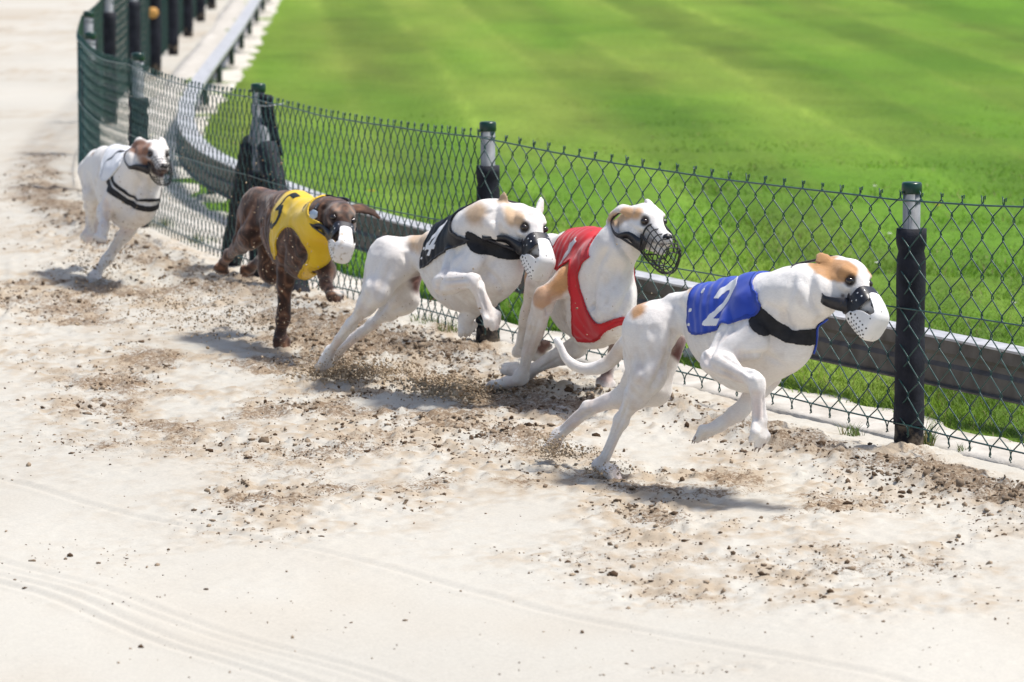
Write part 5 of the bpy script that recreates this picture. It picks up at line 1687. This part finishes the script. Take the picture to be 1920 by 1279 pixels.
k = off > lawn_edge(arc) + 0.02 * rg.standard_normal(n) - 0.01
k &= rg.random(n) < np.clip(1.0 - 0.06 * (Yg - 12), 0.0, 1)
Xg, Yg, off = Xg[k], Yg[k], off[k]
cc = lawn_col(Xg, Yg) * (1.35 + 0.28 * rg.standard_normal((len(Xg), 1))).clip(0.5, 1.9)
dryb = rg.random(len(Xg)) < 0.06
cc[dryb] = np.array([0.30, 0.26, 0.12]) * (0.8 + 0.4 * rg.random((dryb.sum(), 1)))
sz = np.clip(Yg / 13, 0.9, 1.8)
fade = np.clip((29 - Yg) / 10, 0.25, 1)
v, f, c5 = blades(Xg, Yg, np.full(len(Xg), -0.004), (0.022 + 0.008 * rg.standard_normal(len(Xg))).clip(0.008, 0.05) * fade, 0.0040 * sz, 0.9, rg, cc)
gz = mesh_obj("grass", v, f, M['blade'], smooth=False, col=c5)
tag(gz, "short mown grass blades covering the lawn", "grass", kind="stuff")

# weeds rooted in the sand along the fence
def weed(px, py, h, m, sp, label, dry=0.3):
    b = G(px, py)
    r = empty("weed_tuft", (b[0], b[1], 0), label, "weed", "weeds growing along the fence foot")
    a = rg.uniform(0, 2 * math.pi, m); d = sp * np.sqrt(rg.random(m))
    colr = np.array([0.10, 0.16, 0.035])[None] * (0.7 + 0.7 * rg.random((m, 1)))
    dr = rg.random(m) < dry
    colr[dr] = np.array([0.30, 0.25, 0.13]) * (0.7 + 0.5 * rg.random((dr.sum(), 1)))
    gx, gy = b[0] + d * np.cos(a), b[1] + d * np.sin(a)
    v, f, c5 = blades(gx, gy, ground_z(gx, gy) - 0.006, h * (0.5 + 0.6 * rg.random(m)), 0.0032, 0.6, rg, colr)
    o = mesh_obj("blades", v, f, M['blade'], r, smooth=False, col=c5)
for w in [(1738, 838, 0.085, 80, 0.022, "green weed tuft growing against the padded post near the right edge"), (1600, 812, 0.045, 55, 0.035, "small grass tuft on sand left of the right padded post"),
          (1806, 846, 0.035, 40, 0.022, "low dry weed tuft just right of the right padded post"), (1900, 842, 0.045, 50, 0.035, "low weed tuft below the fence at the right picture edge"),
          (845, 622, 0.060, 70, 0.05, "grass tuft at the fence foot beneath the black vested dog"), (795, 605, 0.045, 55, 0.05, "grass tuft at the fence foot behind the black vested dog's hind leg"),
          (385, 455, 0.06, 70, 0.07, "grass tuft at the fence foot between the last dog and the brown dog"), (305, 425, 0.06, 60, 0.06, "grass tuft at the fence foot right beside the last dog's chest")]:
    weed(*w)
# flowers in the lawn
def flower(name, px, py, r, mat, label, cat, grp):
    b = G(px, py, 0.02)
    o = empty(name, (b[0], b[1], 0), label, cat, grp)
    mb = MB()
    for k in range(9):
        a = 2 * math.pi * k / 9
        d = V(math.cos(a), math.sin(a), 0); s_ = V(-math.sin(a), math.cos(a), 0)
        c = V(b[0], b[1], 0.034)
        mb.add([c, c + d * r * 0.6 + s_ * r * 0.25 + V(0, 0, 0.004), c + d * r + V(0, 0, 0.002), c + d * r * 0.6 - s_ * r * 0.25 + V(0, 0, 0.004)], [(0, 1, 2, 3)])
    mb.build("petals", M[mat], o)
    mb = MB(); tube(mb, [V(b[0], b[1], 0), V(b[0], b[1], 0.034)], 0.0012, 5); mb.build("stalk", M['weed'], o)
flower("dandelion", 1758, 391, 0.016, 'petal', "orange yellow dandelion in the lawn right of the right padded post", "flower", "dandelions in the lawn")
flower("dandelion", 697, 364, 0.02, 'petal', "orange yellow dandelion in the lawn above the brown dog's head", "flower", "dandelions in the lawn")
for px, py, where in ((1668, 445, "just left of the right padded post"), (1645, 500, "beside the leading dog's forehead"), (1900, 576, "near the right picture edge above the rail"), (1640, 355, "well above the leading dog's head")):
    flower("daisy", px, py, 0.011, 'daisy', "tiny white daisy in the lawn " + where, "flower", "daisies scattered in the lawn")
